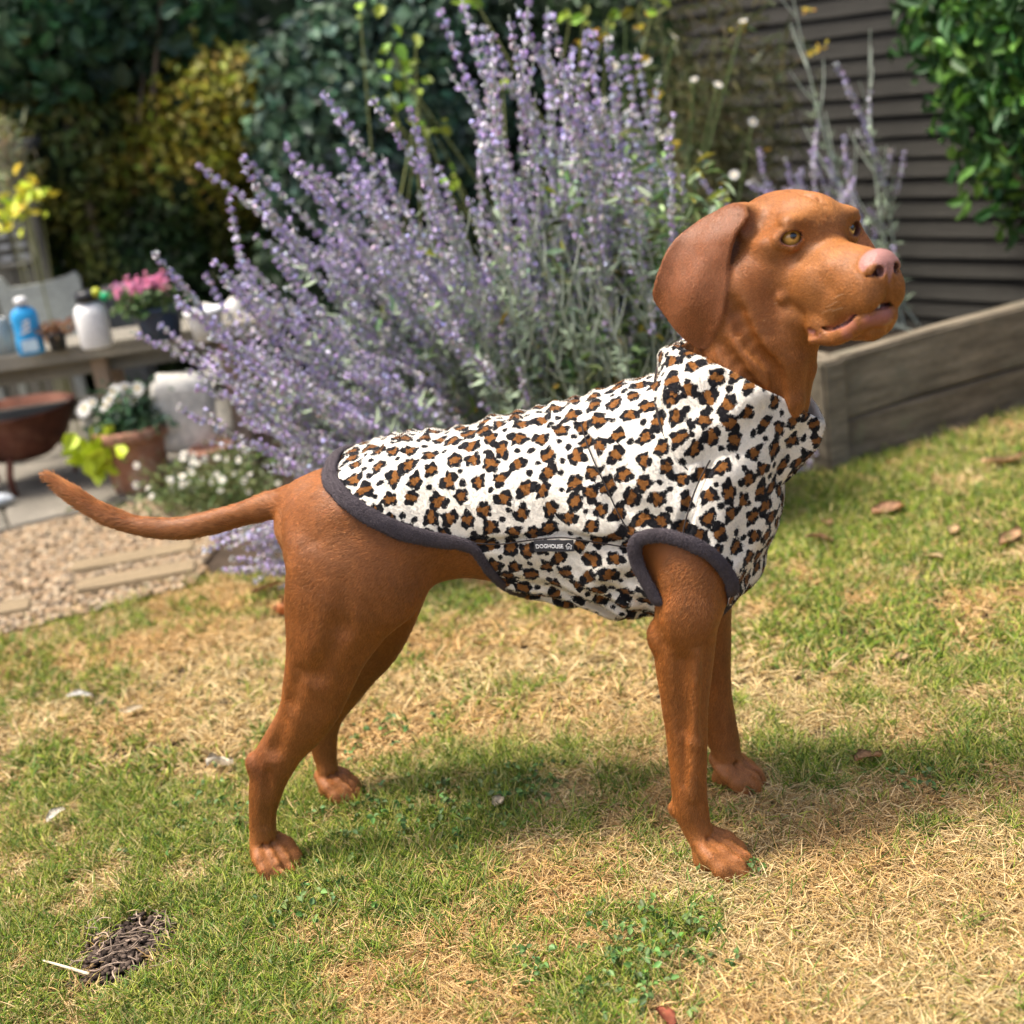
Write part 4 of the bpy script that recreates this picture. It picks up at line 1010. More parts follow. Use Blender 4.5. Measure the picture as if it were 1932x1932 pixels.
# loose stones
rg2 = np.random.default_rng(11)
ico = bmesh.new(); bmesh.ops.create_icosphere(ico, subdivisions=1, radius=1); iv = np.array([v.co for v in ico.verts]); iq = np.array([[v.index for v in f.verts] for f in ico.faces]); ico.free()
def pebbles(name, pts, size, cols, mat, parent=None, kind=None):
    n = len(pts); V = []
    th_ = rg2.uniform(0, 6.28, n); sc = np.stack([size * rg2.uniform(.7, 1.5, n), size * rg2.uniform(.6, 1.1, n), size * rg2.uniform(.4, .8, n)], 1)
    sh = iv[None] * (1 + rg2.normal(0, .12, (n, len(iv), 1))) * sc[:, None]
    c_, s_ = np.cos(th_)[:, None], np.sin(th_)[:, None]
    R_ = np.stack([sh[..., 0] * c_ - sh[..., 1] * s_, sh[..., 0] * s_ + sh[..., 1] * c_, sh[..., 2]], -1) + pts[:, None]
    me = mesh_np(name, R_.reshape(-1, 3), (iq[None] + (np.arange(n) * len(iv))[:, None, None]).reshape(-1, 3)); col_attr(me, 'col', np.repeat(cols, len(iv), 0))
    o = link(name, me, parent, mat)
    if kind: tag(o, kind=kind)
    return o
n = 16000; gx = rg2.uniform(-2.6, -.66, n); gy = np.interp(gx, [-4, -1.05, -.66], [1.62, 2.70, 2.86]) + rg2.uniform(-.04, .78, n) ** 1.0
ok = gy < np.interp(gx, [-4.6, -1.30, -.95, -.66], [2.25, 3.42, 3.55, 3.42]); gx, gy = gx[ok], gy[ok]; n = len(gx)
cs = np.array([(.29, .215, .13), (.24, .16, .085), (.36, .285, .19), (.16, .12, .08), (.30, .205, .12)])[rg2.integers(0, 5, n)] * rg2.uniform(.7, 1.25, n)[:, None]
gr = pebbles('gravel', np.stack([gx, gy, np.full(n, .016)], 1), .0085, cs, attr_mat('gravel_stone', 'col', .8, .3), kind='stuff'); tag(gr, 'buff gravel of rounded stones beside the lawn', 'gravel')
m_sleep = simple_mat('weathered_board', (.25, .19, .115), .85, .25, 7, .6, 70, .15, stretch=(1, 9, 9))
for (u0, v0, u1, v1), lab in (((137, 1090, 372, 1046), 'flat timber board set in the gravel nearest the paving'), ((148, 1128, 376, 1086), 'flat timber board set in the gravel nearest the lawn'), ((-220, 1215, 66, 1156), 'flat timber board in the gravel running along the lawn edge')):
    a, b_ = on_ground(u0, v0), on_ground(u1, v1); L = np.linalg.norm(b_ - a)
    o = link('gravel_board', box_me('gravel_board', L, .085, .050, .006, .004, 8, u0), None, m_sleep); o.location = (a + b_) / 2 - np.array([0, 0, .022]); o.rotation_euler = (0, 0, atan2(b_[1] - a[1], b_[0] - a[0])); tag(o, lab, 'timber board')
# ------------------------------------------------------------------ grass
def blob(u, v, r, w): p = on_ground(u, v); return (p[0], p[1], r, w)
GREEN = [blob(150, 1500, .16, .75), blob(420, 1560, .13, .55), blob(80, 1700, .16, .7), blob(400, 1850, .15, .8), blob(150, 1900, .12, .5), blob(620, 1620, .13, 1.0), blob(880, 1500, .13, .95), blob(1050, 1580, .10, .6), blob(760, 1700, .12, .7),
         blob(1270, 1780, .055, 1.4), blob(1180, 1850, .06, .9), blob(1030, 1880, .07, .7), blob(1850, 1430, .10, .9), blob(1500, 1440, .07, .6), blob(1420, 1380, .06, .6), blob(1650, 1010, .35, 1.1), blob(1900, 960, .3, .9), blob(1500, 980, .25, 1.1), blob(860, 1120, .12, .9), blob(180, 1310, .10, .9), blob(60, 1460, .1, .5), blob(1650, 1220, .14, .55), blob(1880, 1300, .12, .6), blob(980, 1280, .07, .5), blob(320, 1120, .1, .4),
         blob(1600, 1650, .20, -.9), blob(1780, 1800, .20, -.9), blob(1500, 1850, .13, -.8), blob(1100, 1700, .10, -.8), blob(1000, 1200, .16, -.7), blob(350, 1250, .2, -.8), blob(250, 1400, .12, -.7), blob(1150, 1330, .14, -.7), blob(800, 1860, .1, -.6), blob(1450, 1290, .12, -.8), blob(1750, 1300, .12, -.5), blob(1780, 1110, .12, -.8)]
BARE = [blob(240, 1800, .060, 1), blob(285, 1750, .035, .9), blob(205, 1855, .035, .9), blob(1440, 1338, .020, .8), blob(1395, 1505, .030, .6), blob(780, 1298, .012, .8), blob(1880, 1385, .035, .6), blob(750, 1430, .025, .5), blob(1500, 1540, .03, .4)]
def greenness(x, y):
    g_ = .40 + .30 * fbm(x * 3.2, y * 3.2, 0, 91) + .50 * fbm(x * 12, y * 12, 0, 92)
    for bx, by, r, w in GREEN: g_ = g_ + .40 * w * np.exp(-((x - bx) ** 2 + ((y - by) * .8) ** 2) / r ** 2)
    return g_
def bareness(x, y):
    g_ = .85 * np.clip((fbm(x * 16, y * 16, 0, 95) - .34) * 5, 0, 1)
    for bx, by, r, w in BARE: g_ = g_ + w * np.exp(-(((x - bx) ** 2 + (y - by) ** 2) / r ** 2) ** 1.5)
    return g_
def grow(n, x0, x1, y0, y1, rad, lenk, seed):
    r = np.random.default_rng(seed); x = r.uniform(x0, x1, n); y = r.uniform(y0, y1, n)
    kp = (y < lawn_edge_y(x) + .03 * fbm(x * 12, y * 12, 0, 99)); br = bareness(x, y); kp &= r.random(n) > br * 1.1; x, y = x[kp], y[kp]; n = len(x)
    gn = greenness(x, y) + .50 * vnoise(x * 28, y * 28, 0, 93); isg = r.random(n) < np.clip(.36 + (gn - .5) * 1.6, .05, .88)
    clump = fbm(x * 45, y * 45, 0, 97)
    L = np.where(isg, r.uniform(.014, .040, n), r.uniform(.015, .042, n)) * lenk * (1 + .35 * clump)
    az = r.uniform(0, 2 * pi, n) + 1.5 * vnoise(x * 20, y * 20, 0, 98); tilt = np.where(isg, r.uniform(.25, .95, n), r.uniform(.75, 1.45, n))
    d = np.stack([np.cos(az) * np.sin(tilt), np.sin(az) * np.sin(tilt), np.cos(tilt)], 1)
    z = .006 * fbm(x * 1.3, y * 1.3, 0, 77) - .004
    p0_ = np.stack([x, y, z + r.uniform(0, .006, n)], 1); bend = r.uniform(.1, .55, n)[:, None] * L[:, None]
    sd = np.stack([-d[:, 1], d[:, 0], 0 * x], 1) * r.normal(0, .25, n)[:, None] * L[:, None]
    P_ = [p0_]
    for t in (.36, .7, 1.): P_.append(p0_ + d * (L * t)[:, None] + sd * t * t + np.array([0, 0, -1.]) * bend * t * t + np.array([0, 0, .003]))
    P_ = np.stack(P_, 1); P_[:, :, 2] = np.maximum(P_[:, :, 2], z[:, None] + .001)
    straw = np.array([(.60, .450, .215), (.50, .350, .140), (.68, .54, .29), (.38, .255, .105), (.55, .42, .21)])[r.integers(0, 5, n)]
    grn = np.array([(.150, .225, .020), (.240, .300, .040), (.080, .145, .020), (.350, .355, .075), (.145, .230, .055)])[r.integers(0, 5, n)]
    c_ = np.where(isg[:, None], grn, straw * .92) * r.uniform(.55, 1.35, n)[:, None]
    mixd = (isg & (r.random(n) < .25))[:, None]; c_ = np.where(mixd, .5 * c_ + .5 * straw, c_)
    ru = .5 + .5 * vnoise(x * 6, y * 6, 0, 96); c_ = c_ * (1 - .32 * np.clip(ru * 1.6 - .3, 0, 1)[:, None] * np.array([.05, .45, .75]) * (~isg)[:, None])
    return P_, rad * r.uniform(.6, 1.3, (n, 1)) * np.array([1., .95, .75, .2])[None], c_
Ps, Rs, Cs = [], [], []
for a in ((430000, -1.0, 1.0, 1.02, 1.95, .00060, 1., 1), (270000, -1.5, 1.6, 1.95, 3.75, .0010, 1.1, 2), (60000, -2.4, -1.0, .8, 2.4, .0016, 1.2, 3), (60000, 1.0, 2.2, .8, 2.6, .0016, 1.2, 4), (40000, -1., 1., .3, 1.02, .0016, 1.2, 5)):
    p_, r_, c_ = grow(*a); Ps.append(p_); Rs.append(r_); Cs.append(c_)
m_grass = attr_mat('grass_blade', 'col', rough=.65, spec=.12)
grass = hair('grass', None, np.concatenate(Ps), np.concatenate(Rs), np.concatenate(Cs), None, None, m_grass)
tag(grass, 'sun-dried lawn grass in mixed straw and green patches', 'grass', kind='stuff')
# clover among the grass
cl_p = []
for u, v, r, k_ in ((1240, 1780, .042, 45), (1275, 1810, .035, 28), (860, 1540, .05, 45), (1000, 1510, .04, 40), (1180, 1880, .03, 30), (1010, 1840, .02, 12), (400, 1560, .05, 40), (1415, 1660, .008, 5), (560, 1740, .05, 20), (620, 1730, .015, 6), (700, 1560, .05, 30), (1720, 1500, .02, 12), (660, 1420, .06, 30)):
    c = on_ground(u, v); cl_p.append(np.stack([c[0] + rg.normal(0, r, k_), c[1] + rg.normal(0, r, k_), rg.uniform(.014, .030, k_)], 1))
cl_p = np.concatenate(cl_p); cl_p = np.repeat(cl_p, 3, 0)
o = leaf_cloud('clover', cl_p, np.tile((0, 0, 1.), (len(cl_p), 1)), .0085, .85, vary((.115, .195, .050), len(cl_p), rg, .45), rg, mat=M_LEAF); tag(o, 'patches of green clover leaves among the dry grass', 'clover', kind='stuff')
# bare patch with dead stems
bp_ = on_ground(240, 1800); k_ = 700
pts = np.stack([bp_[0] + rg.normal(0, .036, k_), bp_[1] + rg.normal(0, .040, k_), rg.uniform(.002, .010, k_)], 1); pts[:, 0] += (pts[:, 1] - bp_[1]) * .5
o = pebbles('soil_crumbs', pts, .0045, np.array([(.085, .062, .048)]) * rg.uniform(.3, 1.5, (k_, 1)), attr_mat('soil_crumb', 'col', .95, .1), kind='stuff'); tag(o, 'dark crumbly soil in a bare patch of lawn', 'soil')
tw = []
for i in range(60):
    a = rg.uniform(0, pi); L = rg.uniform(.010, .048); c = np.array([bp_[0] + rg.normal(0, .034), bp_[1] + rg.normal(0, .036), rg.uniform(.010, .018)]); d = np.array([cos(a), sin(a) * .8, rg.normal(0, .12)]) * L / 2
    tw.append([c - d, c - d * .3 + rg.normal(0, .002, 3), c + d * .4 + rg.normal(0, .002, 3), c + d])
tw = np.array(tw); o = hair('dead_stems', None, tw, np.array([.0007, .0008, .0007, .0004]), np.array([(.27, .20, .145)]) * rg.uniform(.5, 1.7, (len(tw), 1)), None, None, attr_mat('dead_stem', 'col', .8)); tag(o, 'tangle of dead brown stems on the bare lawn patch', 'stems', kind='stuff')
a, b_ = on_ground(80, 1812, .018), on_ground(168, 1838, .02); pth = catmull(np.array([a, a * .6 + b_ * .4 + np.array([.003, -.006, .004]), b_]), 6)
o = link('twig', sweep_mesh('twig', pth, np.tile((0, 0, 1.), (len(pth), 1)), np.linspace(.0012, .0022, len(pth)), np.linspace(.0012, .0022, len(pth)), n=7), None, simple_mat('pale_twig', (.62, .52, .36), .7, .15, 80, .3, 300)); tag(o, 'thin pale twig lying beside the bare patch of soil', 'twig')
# fallen leaves, each a curled blade with a midrib
def fallen(u, v, L, W, rz, col, lab, grp=None, curl=.35, z=.022):
    p = on_ground(u, v, z); bm = bmesh.new(); nx_, ny_ = 9, 5; vs = []
    for i in range(nx_):
        t = i / (nx_ - 1); w = W * (sin(pi * min(1, t * .94 + .03)) ** .8) * (1 + .12 * sin(t * 19 + u))
        for j in range(ny_):
            s_ = j / (ny_ - 1) * 2 - 1
            vs.append(bm.verts.new(((t - .5) * L, s_ * w / 2, curl * W * (s_ * s_ * .55 + .3 * sin(t * 5 + u) + .12 * sin(s_ * 4 + t * 9)))))
    for i in range(nx_ - 1):
        for j in range(ny_ - 1):
            a_ = i * ny_ + j; bm.faces.new([vs[a_], vs[a_ + ny_], vs[a_ + ny_ + 1], vs[a_ + 1]])
    bmesh.ops.solidify(bm, geom=bm.faces[:], thickness=.0006)
    me = bpy.data.meshes.new('fallen_leaf'); bm.to_mesh(me); bm.free(); me.polygons.foreach_set('use_smooth', [True] * len(me.polygons))
    o = link('fallen_leaf', me, None, simple_mat('dry_leaf', col, .7, .3, 60, .5, 220)); o.location = p; o.rotation_euler = (random.uniform(-.25, .25), random.uniform(-.2, .2), rz); tag(o, lab, 'leaf', grp)
G_ = 'fallen leaves scattered on the lawn'
fallen(1675, 962, .075, .050, .3, (.52, .30, .17), 'broad tan leaf lying on green grass below the timber planter', None)
fallen(1905, 1014, .085, .032, .8, (.52, .33, .18), 'narrow curled tan leaf on the lawn ahead of the dog beside a paler round leaf', None)
fallen(1545, 1016, .055, .030, 2.6, (.30, .17, .09), 'dark brown curled leaf on the lawn in front of the dog', None)
fallen(1640, 1428, .052, .026, .5, (.46, .27, .13), 'copper leaf folded in dry grass to the right of the front paws', None)
fallen(1893, 868, .10, .045, .2, (.50, .34, .19), 'long dry tan leaf in the grass beside the timber planter', None)
fallen(1800, 1000, .035, .026, 1.5, (.58, .42, .24), 'small round straw-coloured leaf on the lawn between two larger tan leaves'); fallen(1560, 985, .030, .022, .4, (.45, .28, .14), 'small brown leaf on the lawn just past the dark curled leaf'); fallen(1760, 1050, .04, .026, 2.2, (.62, .47, .26), 'pale yellowish leaf on a dry straw patch of lawn facing the dog')
fallen(248, 1340, .040, .022, 0, (.60, .50, .33), 'flat beige leaf on dry grass under the tip of the tail'); fallen(940, 1512, .022, .018, 1., (.66, .56, .42), 'tiny whitish leaf on green lawn under the dog between its legs'); fallen(1700, 1240, .030, .020, 1., (.50, .36, .2), 'small light brown leaf on lawn ahead of the far front paw')
fallen(105, 1538, .034, .018, 1.0, (.80, .71, .60), 'cream petal-like leaf standing up in the grass behind the dog', None, .5, .03)
fallen(415, 1442, .040, .028, .5, (.70, .63, .52), 'crumpled whitish leaf on the lawn behind the hind paw', None, .7); fallen(150, 1312, .042, .020, .2, (.76, .72, .66), 'pale grey leaf on a tuft of green grass near the gravel', None)
fallen(1256, 1918, .036, .017, 1.9, (.36, .11, .06), 'small red-brown leaf on straw grass below the clover patch', None)
fallen(536, 1150, .055, .050, 1.2, (.58, .27, .12), 'orange leaf on the lawn behind the hind leg', None, .5); fallen(500, 1110, .06, .03, .2, (.28, .13, .07), 'dark red leaf at the foot of the sage', None)
# ------------------------------------------------------------------ timber raised bed
m_planter = simple_mat('weathered_sleeper', (.175, .142, .100), .9, .5, 5, .9, 45, .15, dirt=(.20, .195, .12), stretch=(1, 7, 7))
m_planter2 = simple_mat('weathered_sleeper_top', (.205, .172, .124), .9, .5, 5, .9, 45, .15, dirt=(.16, .15, .11), stretch=(1, 7, 7))
pc = np.array([.706, 3.016, 0]); pd_ = np.array([.894, .448, 0]); pn_ = np.array([-.448, .894, 0]); paz = atan2(pd_[1], pd_[0])
bed = empty('raised_bed', pc); tag(bed, 'weathered timber sleeper raised bed at the lawn edge by the fence', 'raised bed')
def sleeper(L, h, z, along, off, mat, nm='sleeper', th=.052):
    """along 0: front face, 1: return side"""
    o = link(nm, box_me(nm, L, th, h, .006, .004, 14, L * 7 + z * 31), bed, mat)
    d, n_ = (pd_, pn_) if along == 0 else (pn_, pd_); c = d * (off + L / 2) + n_ * (th / 2); o.location = (c[0], c[1], z); o.rotation_euler = (0, 0, paz + (pi / 2 if along else 0)); return o
sleeper(1.02, .108, -.004, 0, .036, m_planter); sleeper(1.02, .140, .108, 0, .036, m_planter2)
sleeper(.8, .108, -.004, 1, .030, m_planter); sleeper(.8, .140, .108, 1, .030, m_planter2)
o = link('corner_post', box_me('corner_post', .062, .062, .256, .006, .003, 3, 4), bed, m_planter2); c = pd_ * .005 + pn_ * .005; o.location = (c[0], c[1], -.004); o.rotation_euler = (0, 0, paz)
c0, c1, c2, c3 = [pc + pd_ * a_ + pn_ * b_ for a_, b_ in ((.05, .05), (1.04, .05), (.62, .84), (.05, .84))]
V = [(*c[:2], .10) for c in (c0, c1, c2, c3)]; me = bpy.data.meshes.new('soil'); me.from_pydata([tuple(np.array(v) - pc) for v in V], [], [(0, 1, 2, 3)]); o = link('soil', me, bed, m_bedsoil)
# ------------------------------------------------------------------ lap board fence
m_fence = simple_mat('fence_board', (.042, .040, .035), .85, .3, 3, .6, 60, .15, stretch=(1, 14, 14), dirt=(.032, .031, .027))
fp = np.array([1.45, 3.75, 0]); fd = np.array([-.60, .80, 0]); faz = atan2(fd[1], fd[0])
fence = empty('lap_board_fence', fp); fence.rotation_euler = (0, 0, faz); tag(fence, 'tall grey-brown fence of overlapping horizontal boards behind the raised bed', 'fence')
brd = [box_me('board', 1.80, .018, .068, .002, .003, 10, s_) for s_ in range(4)]
for b_ in brd: b_.materials.append(m_fence)
for pnl in range(-1, 3):
    for i in range(33):
        o = link('board', brd[(i + pnl) % 4], fence); o.location = (pnl * 1.83 + .9, .012 * ((pnl + 2) % 2) * 0, .04 + i * .0560); o.rotation_euler = (radians(13), radians(random.uniform(-.25, .25)), 0)
post_me = box_me('post', .075, .075, 2.0, .004, 0); post_me.materials.append(m_fence)
for pnl in range(-1, 4): o = link('post', post_me, fence); o.location = (pnl * 1.83 - .015, -.05, 0)
# ------------------------------------------------------------------ shrubs
def shrub(name, label, core, P, N, size, asp, cols, seed, group=None, mat=None, trunk=True, droop=.3):
    """core: list of (centre, radii) lumps that fill the inside; P,N leaf places"""
    r = np.random.default_rng(seed); base_ = np.array([np.mean(P[:, 0]), np.mean(P[:, 1]), 0]); root = empty(name, base_); tag(root, label, 'shrub', group)
    leaf_cloud('foliage', P - base_, N, size, asp, cols, r, droop, root, mat or M_LEAF)
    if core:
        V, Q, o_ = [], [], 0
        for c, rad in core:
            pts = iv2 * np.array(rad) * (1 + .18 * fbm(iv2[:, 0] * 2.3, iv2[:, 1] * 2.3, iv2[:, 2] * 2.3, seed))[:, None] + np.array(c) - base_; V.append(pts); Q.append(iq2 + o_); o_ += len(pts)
        link('blocking_core', mesh_np('blocking_core', np.concatenate(V), np.concatenate(Q)), root, M_CORE)  # solid dark lumps added so no sky shows through the leaves
    if trunk:
        V, Q, o_ = [], [], 0
        for i in range(5):
            tgt = P[r.integers(0, len(P))] - base_; st = np.array([r.normal(0, .06), r.normal(0, .04), -.02]); pth = catmull(np.array([st, st + (tgt - st) * np.array([.25, .25, .5]), tgt]), 5)
            v_, q_, _ = sweep(pth, np.tile((0, -1., .1), (len(pth), 1)), np.linspace(.022, .005, len(pth)), np.linspace(.022, .005, len(pth)), n=7); V.append(v_); Q.append(np.array(q_) + o_); o_ += len(v_)
        link('trunk', mesh_np('trunk', np.concatenate(V), np.concatenate(Q)), root, M_BARK)
    return root
ico = bmesh.new(); bmesh.ops.create_icosphere(ico, subdivisions=3, radius=1); iv2 = np.array([v.co for v in ico.verts]); iq2 = np.array([[v.index for v in f.verts] for f in ico.faces]); ico.free()
M_CORE = simple_mat('blocking_core_fill', (.018, .030, .014), .9, .4, 8, .8, 60, .1)  # dark leaf colour for the added light-blocking cores
def lump_leaves(core, n, rng, out=.05, front=None):
    """leaves over the lumps' outsides"""
    w = np.array([r[0] * r[2] + r[1] * r[2] + r[0] * r[1] for c, r in core]); w = w / w.sum(); P, N = [], []
    for (c, r), ww in zip(core, w):
        k_ = int(n * ww); d = rng.normal(0, 1, (k_, 3)); d /= np.linalg.norm(d, axis=1)[:, None]
        if front is not None: d[:, 1] = np.where(d[:, 1] > .45, -d[:, 1], d[:, 1])
        rr = 1 + rng.uniform(-.10, out / min(r) + .02, k_) + .16 * fbm(d[:, 0] * 3 + c[0], d[:, 1] * 3, d[:, 2] * 3 + c[2], 44)
        P.append(np.array(c) + d * np.array(r) * rr[:, None]); nn = d / np.array(r); N.append(nn / np.linalg.norm(nn, axis=1)[:, None])
    return np.concatenate(P), np.concatenate(N)
rs = np.random.default_rng(55)
core = [((-3.2 + i * .62 + rs.normal(0, .08), 6.1 + .22 * i * .3 + rs.normal(0, .12), z + rs.normal(0, .06)), (.55, .48, .52)) for i in range(9) for z in (.35, 1.1, 1.85, 2.5)]
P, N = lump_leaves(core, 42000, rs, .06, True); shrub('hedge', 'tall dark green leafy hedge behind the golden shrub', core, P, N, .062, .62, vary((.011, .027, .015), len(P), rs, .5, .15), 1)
core = [(at_depth(u, v, y), (r, r * .8, r)) for u, v, y, r in ((150, 180, 5.1, .26), (250, 130, 5.2, .24), (130, 300, 5.0, .26), (300, 290, 5.1, .26), (420, 230, 4.9, .19), (450, 200, 4.85, .13), (380, 330, 4.95, .20), (200, 430, 5.1, .28), (360, 450, 5.1, .26), (280, 560, 5.0, .28), (420, 560, 5.1, .24), (150, 560, 5.1, .26), (60, 100, 5.3, .26))]
P, N = lump_leaves(core, 22000, rs, .05, True); gold = np.clip(.5 + 1.1 * fbm(P[:, 0] * 3.2, P[:, 1] * 3.2, P[:, 2] * 3.2, 46) + .55 * (P[:, 2] - .9), 0, 1)[:, None]
top = (np.linalg.norm(P - at_depth(430, 210, 4.9), axis=1) < .34)[:, None] * .55
gold = np.clip(gold + top, 0, 1); cols = vary((.030, .062, .014), len(P), rs, .4) * (1 - gold) + vary((.27, .245, .026), len(P), rs, .35) * gold
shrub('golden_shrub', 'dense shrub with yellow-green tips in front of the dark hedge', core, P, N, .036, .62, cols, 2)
core = [(at_depth(u, v, y), (r, r * .8, r)) for u, v, y, r in ((610, 150, 4.7, .13), (700, 90, 4.8, .17), (630, 250, 4.6, .14), (730, 220, 4.7, .17), (580, 330, 4.7, .10), (680, 340, 4.6, .14), (800, 80, 4.8, .2), (830, 250, 4.8, .2), (540, 130, 4.7, .06), (545, 260, 4.7, .08))]
P, N = lump_leaves(core, 6500, rs, .06, True); shrub('grey_leaved_shrub', 'shrub with dull blue-green leaves between the golden shrub and the sage', core, P, N, .048, .75, vary((.080, .140, .090), len(P), rs, .45), 3)
core = [(at_depth(u, v, y), (r, r * .8, r)) for u, v, y, r in ((80, 40, 4.9, .22), (200, 30, 5.0, .2), (320, 30, 5.0, .16), (30, 120, 5.0, .14))]
P, N = lump_leaves(core, 1300, rs, .06, True); shrub('overhanging_branch', 'leafy mid-green branches hanging over the golden shrub', [], P, N, .075, .7, vary((.045, .105, .050), len(P), rs, .5), 4)
core = [(at_depth(u, v, y), (r, r * .7, r)) for u, v, y, r in ((1890, 40, 3.55, .14), (1920, 150, 3.5, .12), (1850, 90, 3.6, .10), (1925, 260, 3.5, .09), (1865, 200, 3.55, .07), (1940, 345, 3.45, .06), (1815, 20, 3.65, .09), (1770, 40, 3.7, .05), (1790, 0, 3.7, .07), (1990, 200, 3.4, .13), (2000, 50, 3.4, .16), (1905, 325, 3.48, .045), (2080, 200, 3.3, .15), (2080, 60, 3.3, .17))]
P, N = lump_leaves(core, 5200, rs, .06, True); hi_ = (rs.random(len(P)) < .30)[:, None]
cols = np.where(hi_, vary((.13, .27, .045), len(P), rs, .35), vary((.035, .095, .026), len(P), rs, .45)); shrub('evergreen_climber', 'glossy bright green evergreen foliage hanging in front of the fence', [(c, tuple(np.array(r) * .72)) for c, r in core], P, N, .052, .45, cols, 5, droop=.6)
P = np.stack([rs.uniform(.25, 1.0, 1500), rs.uniform(4.3, 5.2, 1500), rs.uniform(.1, 1.5, 1500)], 1)
core = [(at_depth(u, v, y), (r, r * .8, r)) for u, v, y, r in ((880, 60, 4.9, .24), (1000, 150, 5.0, .26), (1120, 60, 5.0, .25), (1240, 150, 4.9, .25), (1000, 330, 5.0, .28), (1180, 330, 4.9, .28), (1330, 300, 4.8, .22), (1300, 60, 4.9, .22), (1120, 500, 4.9, .28), (900, 480, 4.8, .28), (1300, 480, 4.7, .22), (760, 480, 4.8, .26), (760, 620, 4.7, .25), (980, 640, 4.7, .26), (1200, 640, 4.6, .26), (620, 560, 4.8, .26))]
P, N = lump_leaves(core, 14000, rs, .06, True); shrub('backdrop_shrub', 'dark mixed green shrub filling the bed behind the sage', core, P, N, .045, .55, vary((.030, .060, .024), len(P), rs, .55), 6)
# ------------------------------------------------------------------ Russian sage
rp5 = np.random.default_rng(77)
M_SAGE = attr_mat('sage', 'col', rough=.75, spec=.15, trans=.15)
def sage_stem_mesh(seed, L=.9, fl0=.45, flowers=True, sides=11, leafy=True):
    r = np.random.default_rng(seed); V, Q, COL = [], [], []; off = 0
    def put(v, q, c):
        nonlocal off
        V.append(v); Q.append(np.array(q) + off); COL.append(np.tile(c, (len(v), 1)) if np.ndim(c) == 1 else c); off += len(v)
    def axis(p0, p1, bend, n=9):
        t = np.linspace(0, 1, n)[:, None]; b_ = np.array(bend); return p0 + (p1 - p0) * t + b_ * (t * (1 - t))
    def tube(pth, r0, r1, c):
        v_, q_, _ = sweep(pth, np.tile((.3, -1., .1), (len(pth), 1)), np.linspace(r0, r1, len(pth)), np.linspace(r0, r1, len(pth)), n=4); put(v_, q_, np.array(c))
    pe, qe = [], []
    def petals(c, axisd, n_, rad, size, base):
        d = r.normal(0, 1, (n_, 3)); d -= axisd * (d @ axisd)[:, None] * .5; d /= np.linalg.norm(d, axis=1)[:, None]
        a_ = np.cross(d, r.normal(0, 1, (n_, 3))); a_ /= np.linalg.norm(a_, axis=1)[:, None]; s = size * r.uniform(.6, 1.3, n_)[:, None]
        p = c + d * rad * r.uniform(.3, 1.1, n_)[:, None]; bq = np.cross(d, a_)
        vv = np.stack([p - a_ * s * .5, p + d * s * .5 + bq * s * .4, p + a_ * s * .5, p + d * s * .2 - bq * s * .4], 1).reshape(-1, 3)
        put(vv, np.arange(n_ * 4).reshape(-1, 4), np.repeat(np.clip(base[None] * r.uniform(.65, 1.3, (n_, 1)) * (1 + r.normal(0, .08, (n_, 3))), 0, 1), 4, 0))
    LAV, CAL, SIL = np.array([.560, .475, .720]), np.array([.64, .60, .66]), np.array([.46, .52, .43])
    main = axis(np.zeros(3), np.array([0, 0, L]), (r.normal(0, .16), r.normal(0, .16), 0), 14)
    tube(main, .0042, .0016, SIL * .9)
    def at(t): i = min(int(t * 13), 12); f = t * 13 - i; return main[i] * (1 - f) + main[i + 1] * f
    if flowers:
        for t in np.arange(fl0 + .10, 1.0, .019): petals(at(t), np.array([0, 0, 1.]), 9, .0078 * (1.25 - t * .5), .0100, LAV if r.random() < .66 else CAL)
    for i in range(sides):
        t = fl0 * .75 + (.93 - fl0 * .75) * i / sides + r.normal(0, .012); a = r.uniform(0, 6.28) if i % 2 == 0 else a + pi + r.normal(0, .3)
        ln_s = L * (.24 * (1 - t) + .05) * r.uniform(.7, 1.3); d = np.array([cos(a) * .36, sin(a) * .36, .9]); p = at(t); e = p + d * ln_s; pth = axis(p, e, np.array([cos(a), sin(a), -.3]) * ln_s * .15, 5); tube(pth, .0022, .0011, SIL)
        if flowers:
            for s in np.arange(.30, 1.0, .020 / ln_s): petals(p + (e - p) * s + np.array([cos(a), sin(a), -.3]) * ln_s * .15 * s * (1 - s), d, 5, .0060, .0088, LAV if r.random() < .62 else CAL)
    if leafy:
        for i in range(60):
            t = r.uniform(.08, fl0 + .22); a = r.uniform(0, 6.28); p = at(t); d = np.array([cos(a), sin(a), r.uniform(-.1, .8)]); d /= np.linalg.norm(d); s = np.cross(d, (0, 0, 1.)); ll = r.uniform(.022, .050); w = ll * .30
            vv = np.array([p, p + d * ll * .4 + s * w * .5, p + d * ll, p + d * ll * .4 - s * w * .5]); put(vv, [(0, 1, 2, 3)], np.clip(np.array([.300, .375, .255]) * r.uniform(.6, 1.3), 0, 1))
    me = mesh_np('flower_stem', np.concatenate(V), np.concatenate(Q), smooth=False); col_attr(me, 'col', np.concatenate(COL)); me.materials.append(M_SAGE); return me
SV = [sage_stem_mesh(100 + i, .9, fl0=.36 + .06 * (i % 4), sides=5 + i % 4) for i in range(14)]
BARE_V = [sage_stem_mesh(300 + i, .9, flowers=False, sides=9, leafy=True) for i in range(2)]
def put_stem(me, base_, tip, parent, org, nm='flower_stem'):
    d = Vector(tip - base_); o = link(nm, me, parent); o.location = base_ - org; k_ = d.length / .9
    q = d.to_track_quat('Z', 'Y'); o.rotation_mode = 'QUATERNION'; from mathutils import Quaternion
    o.rotation_quaternion = q @ Quaternion((0, 0, 1), random.uniform(0, 6.28)); w_ = .45 * k_ + .55; o.scale = (w_, w_, k_); return o
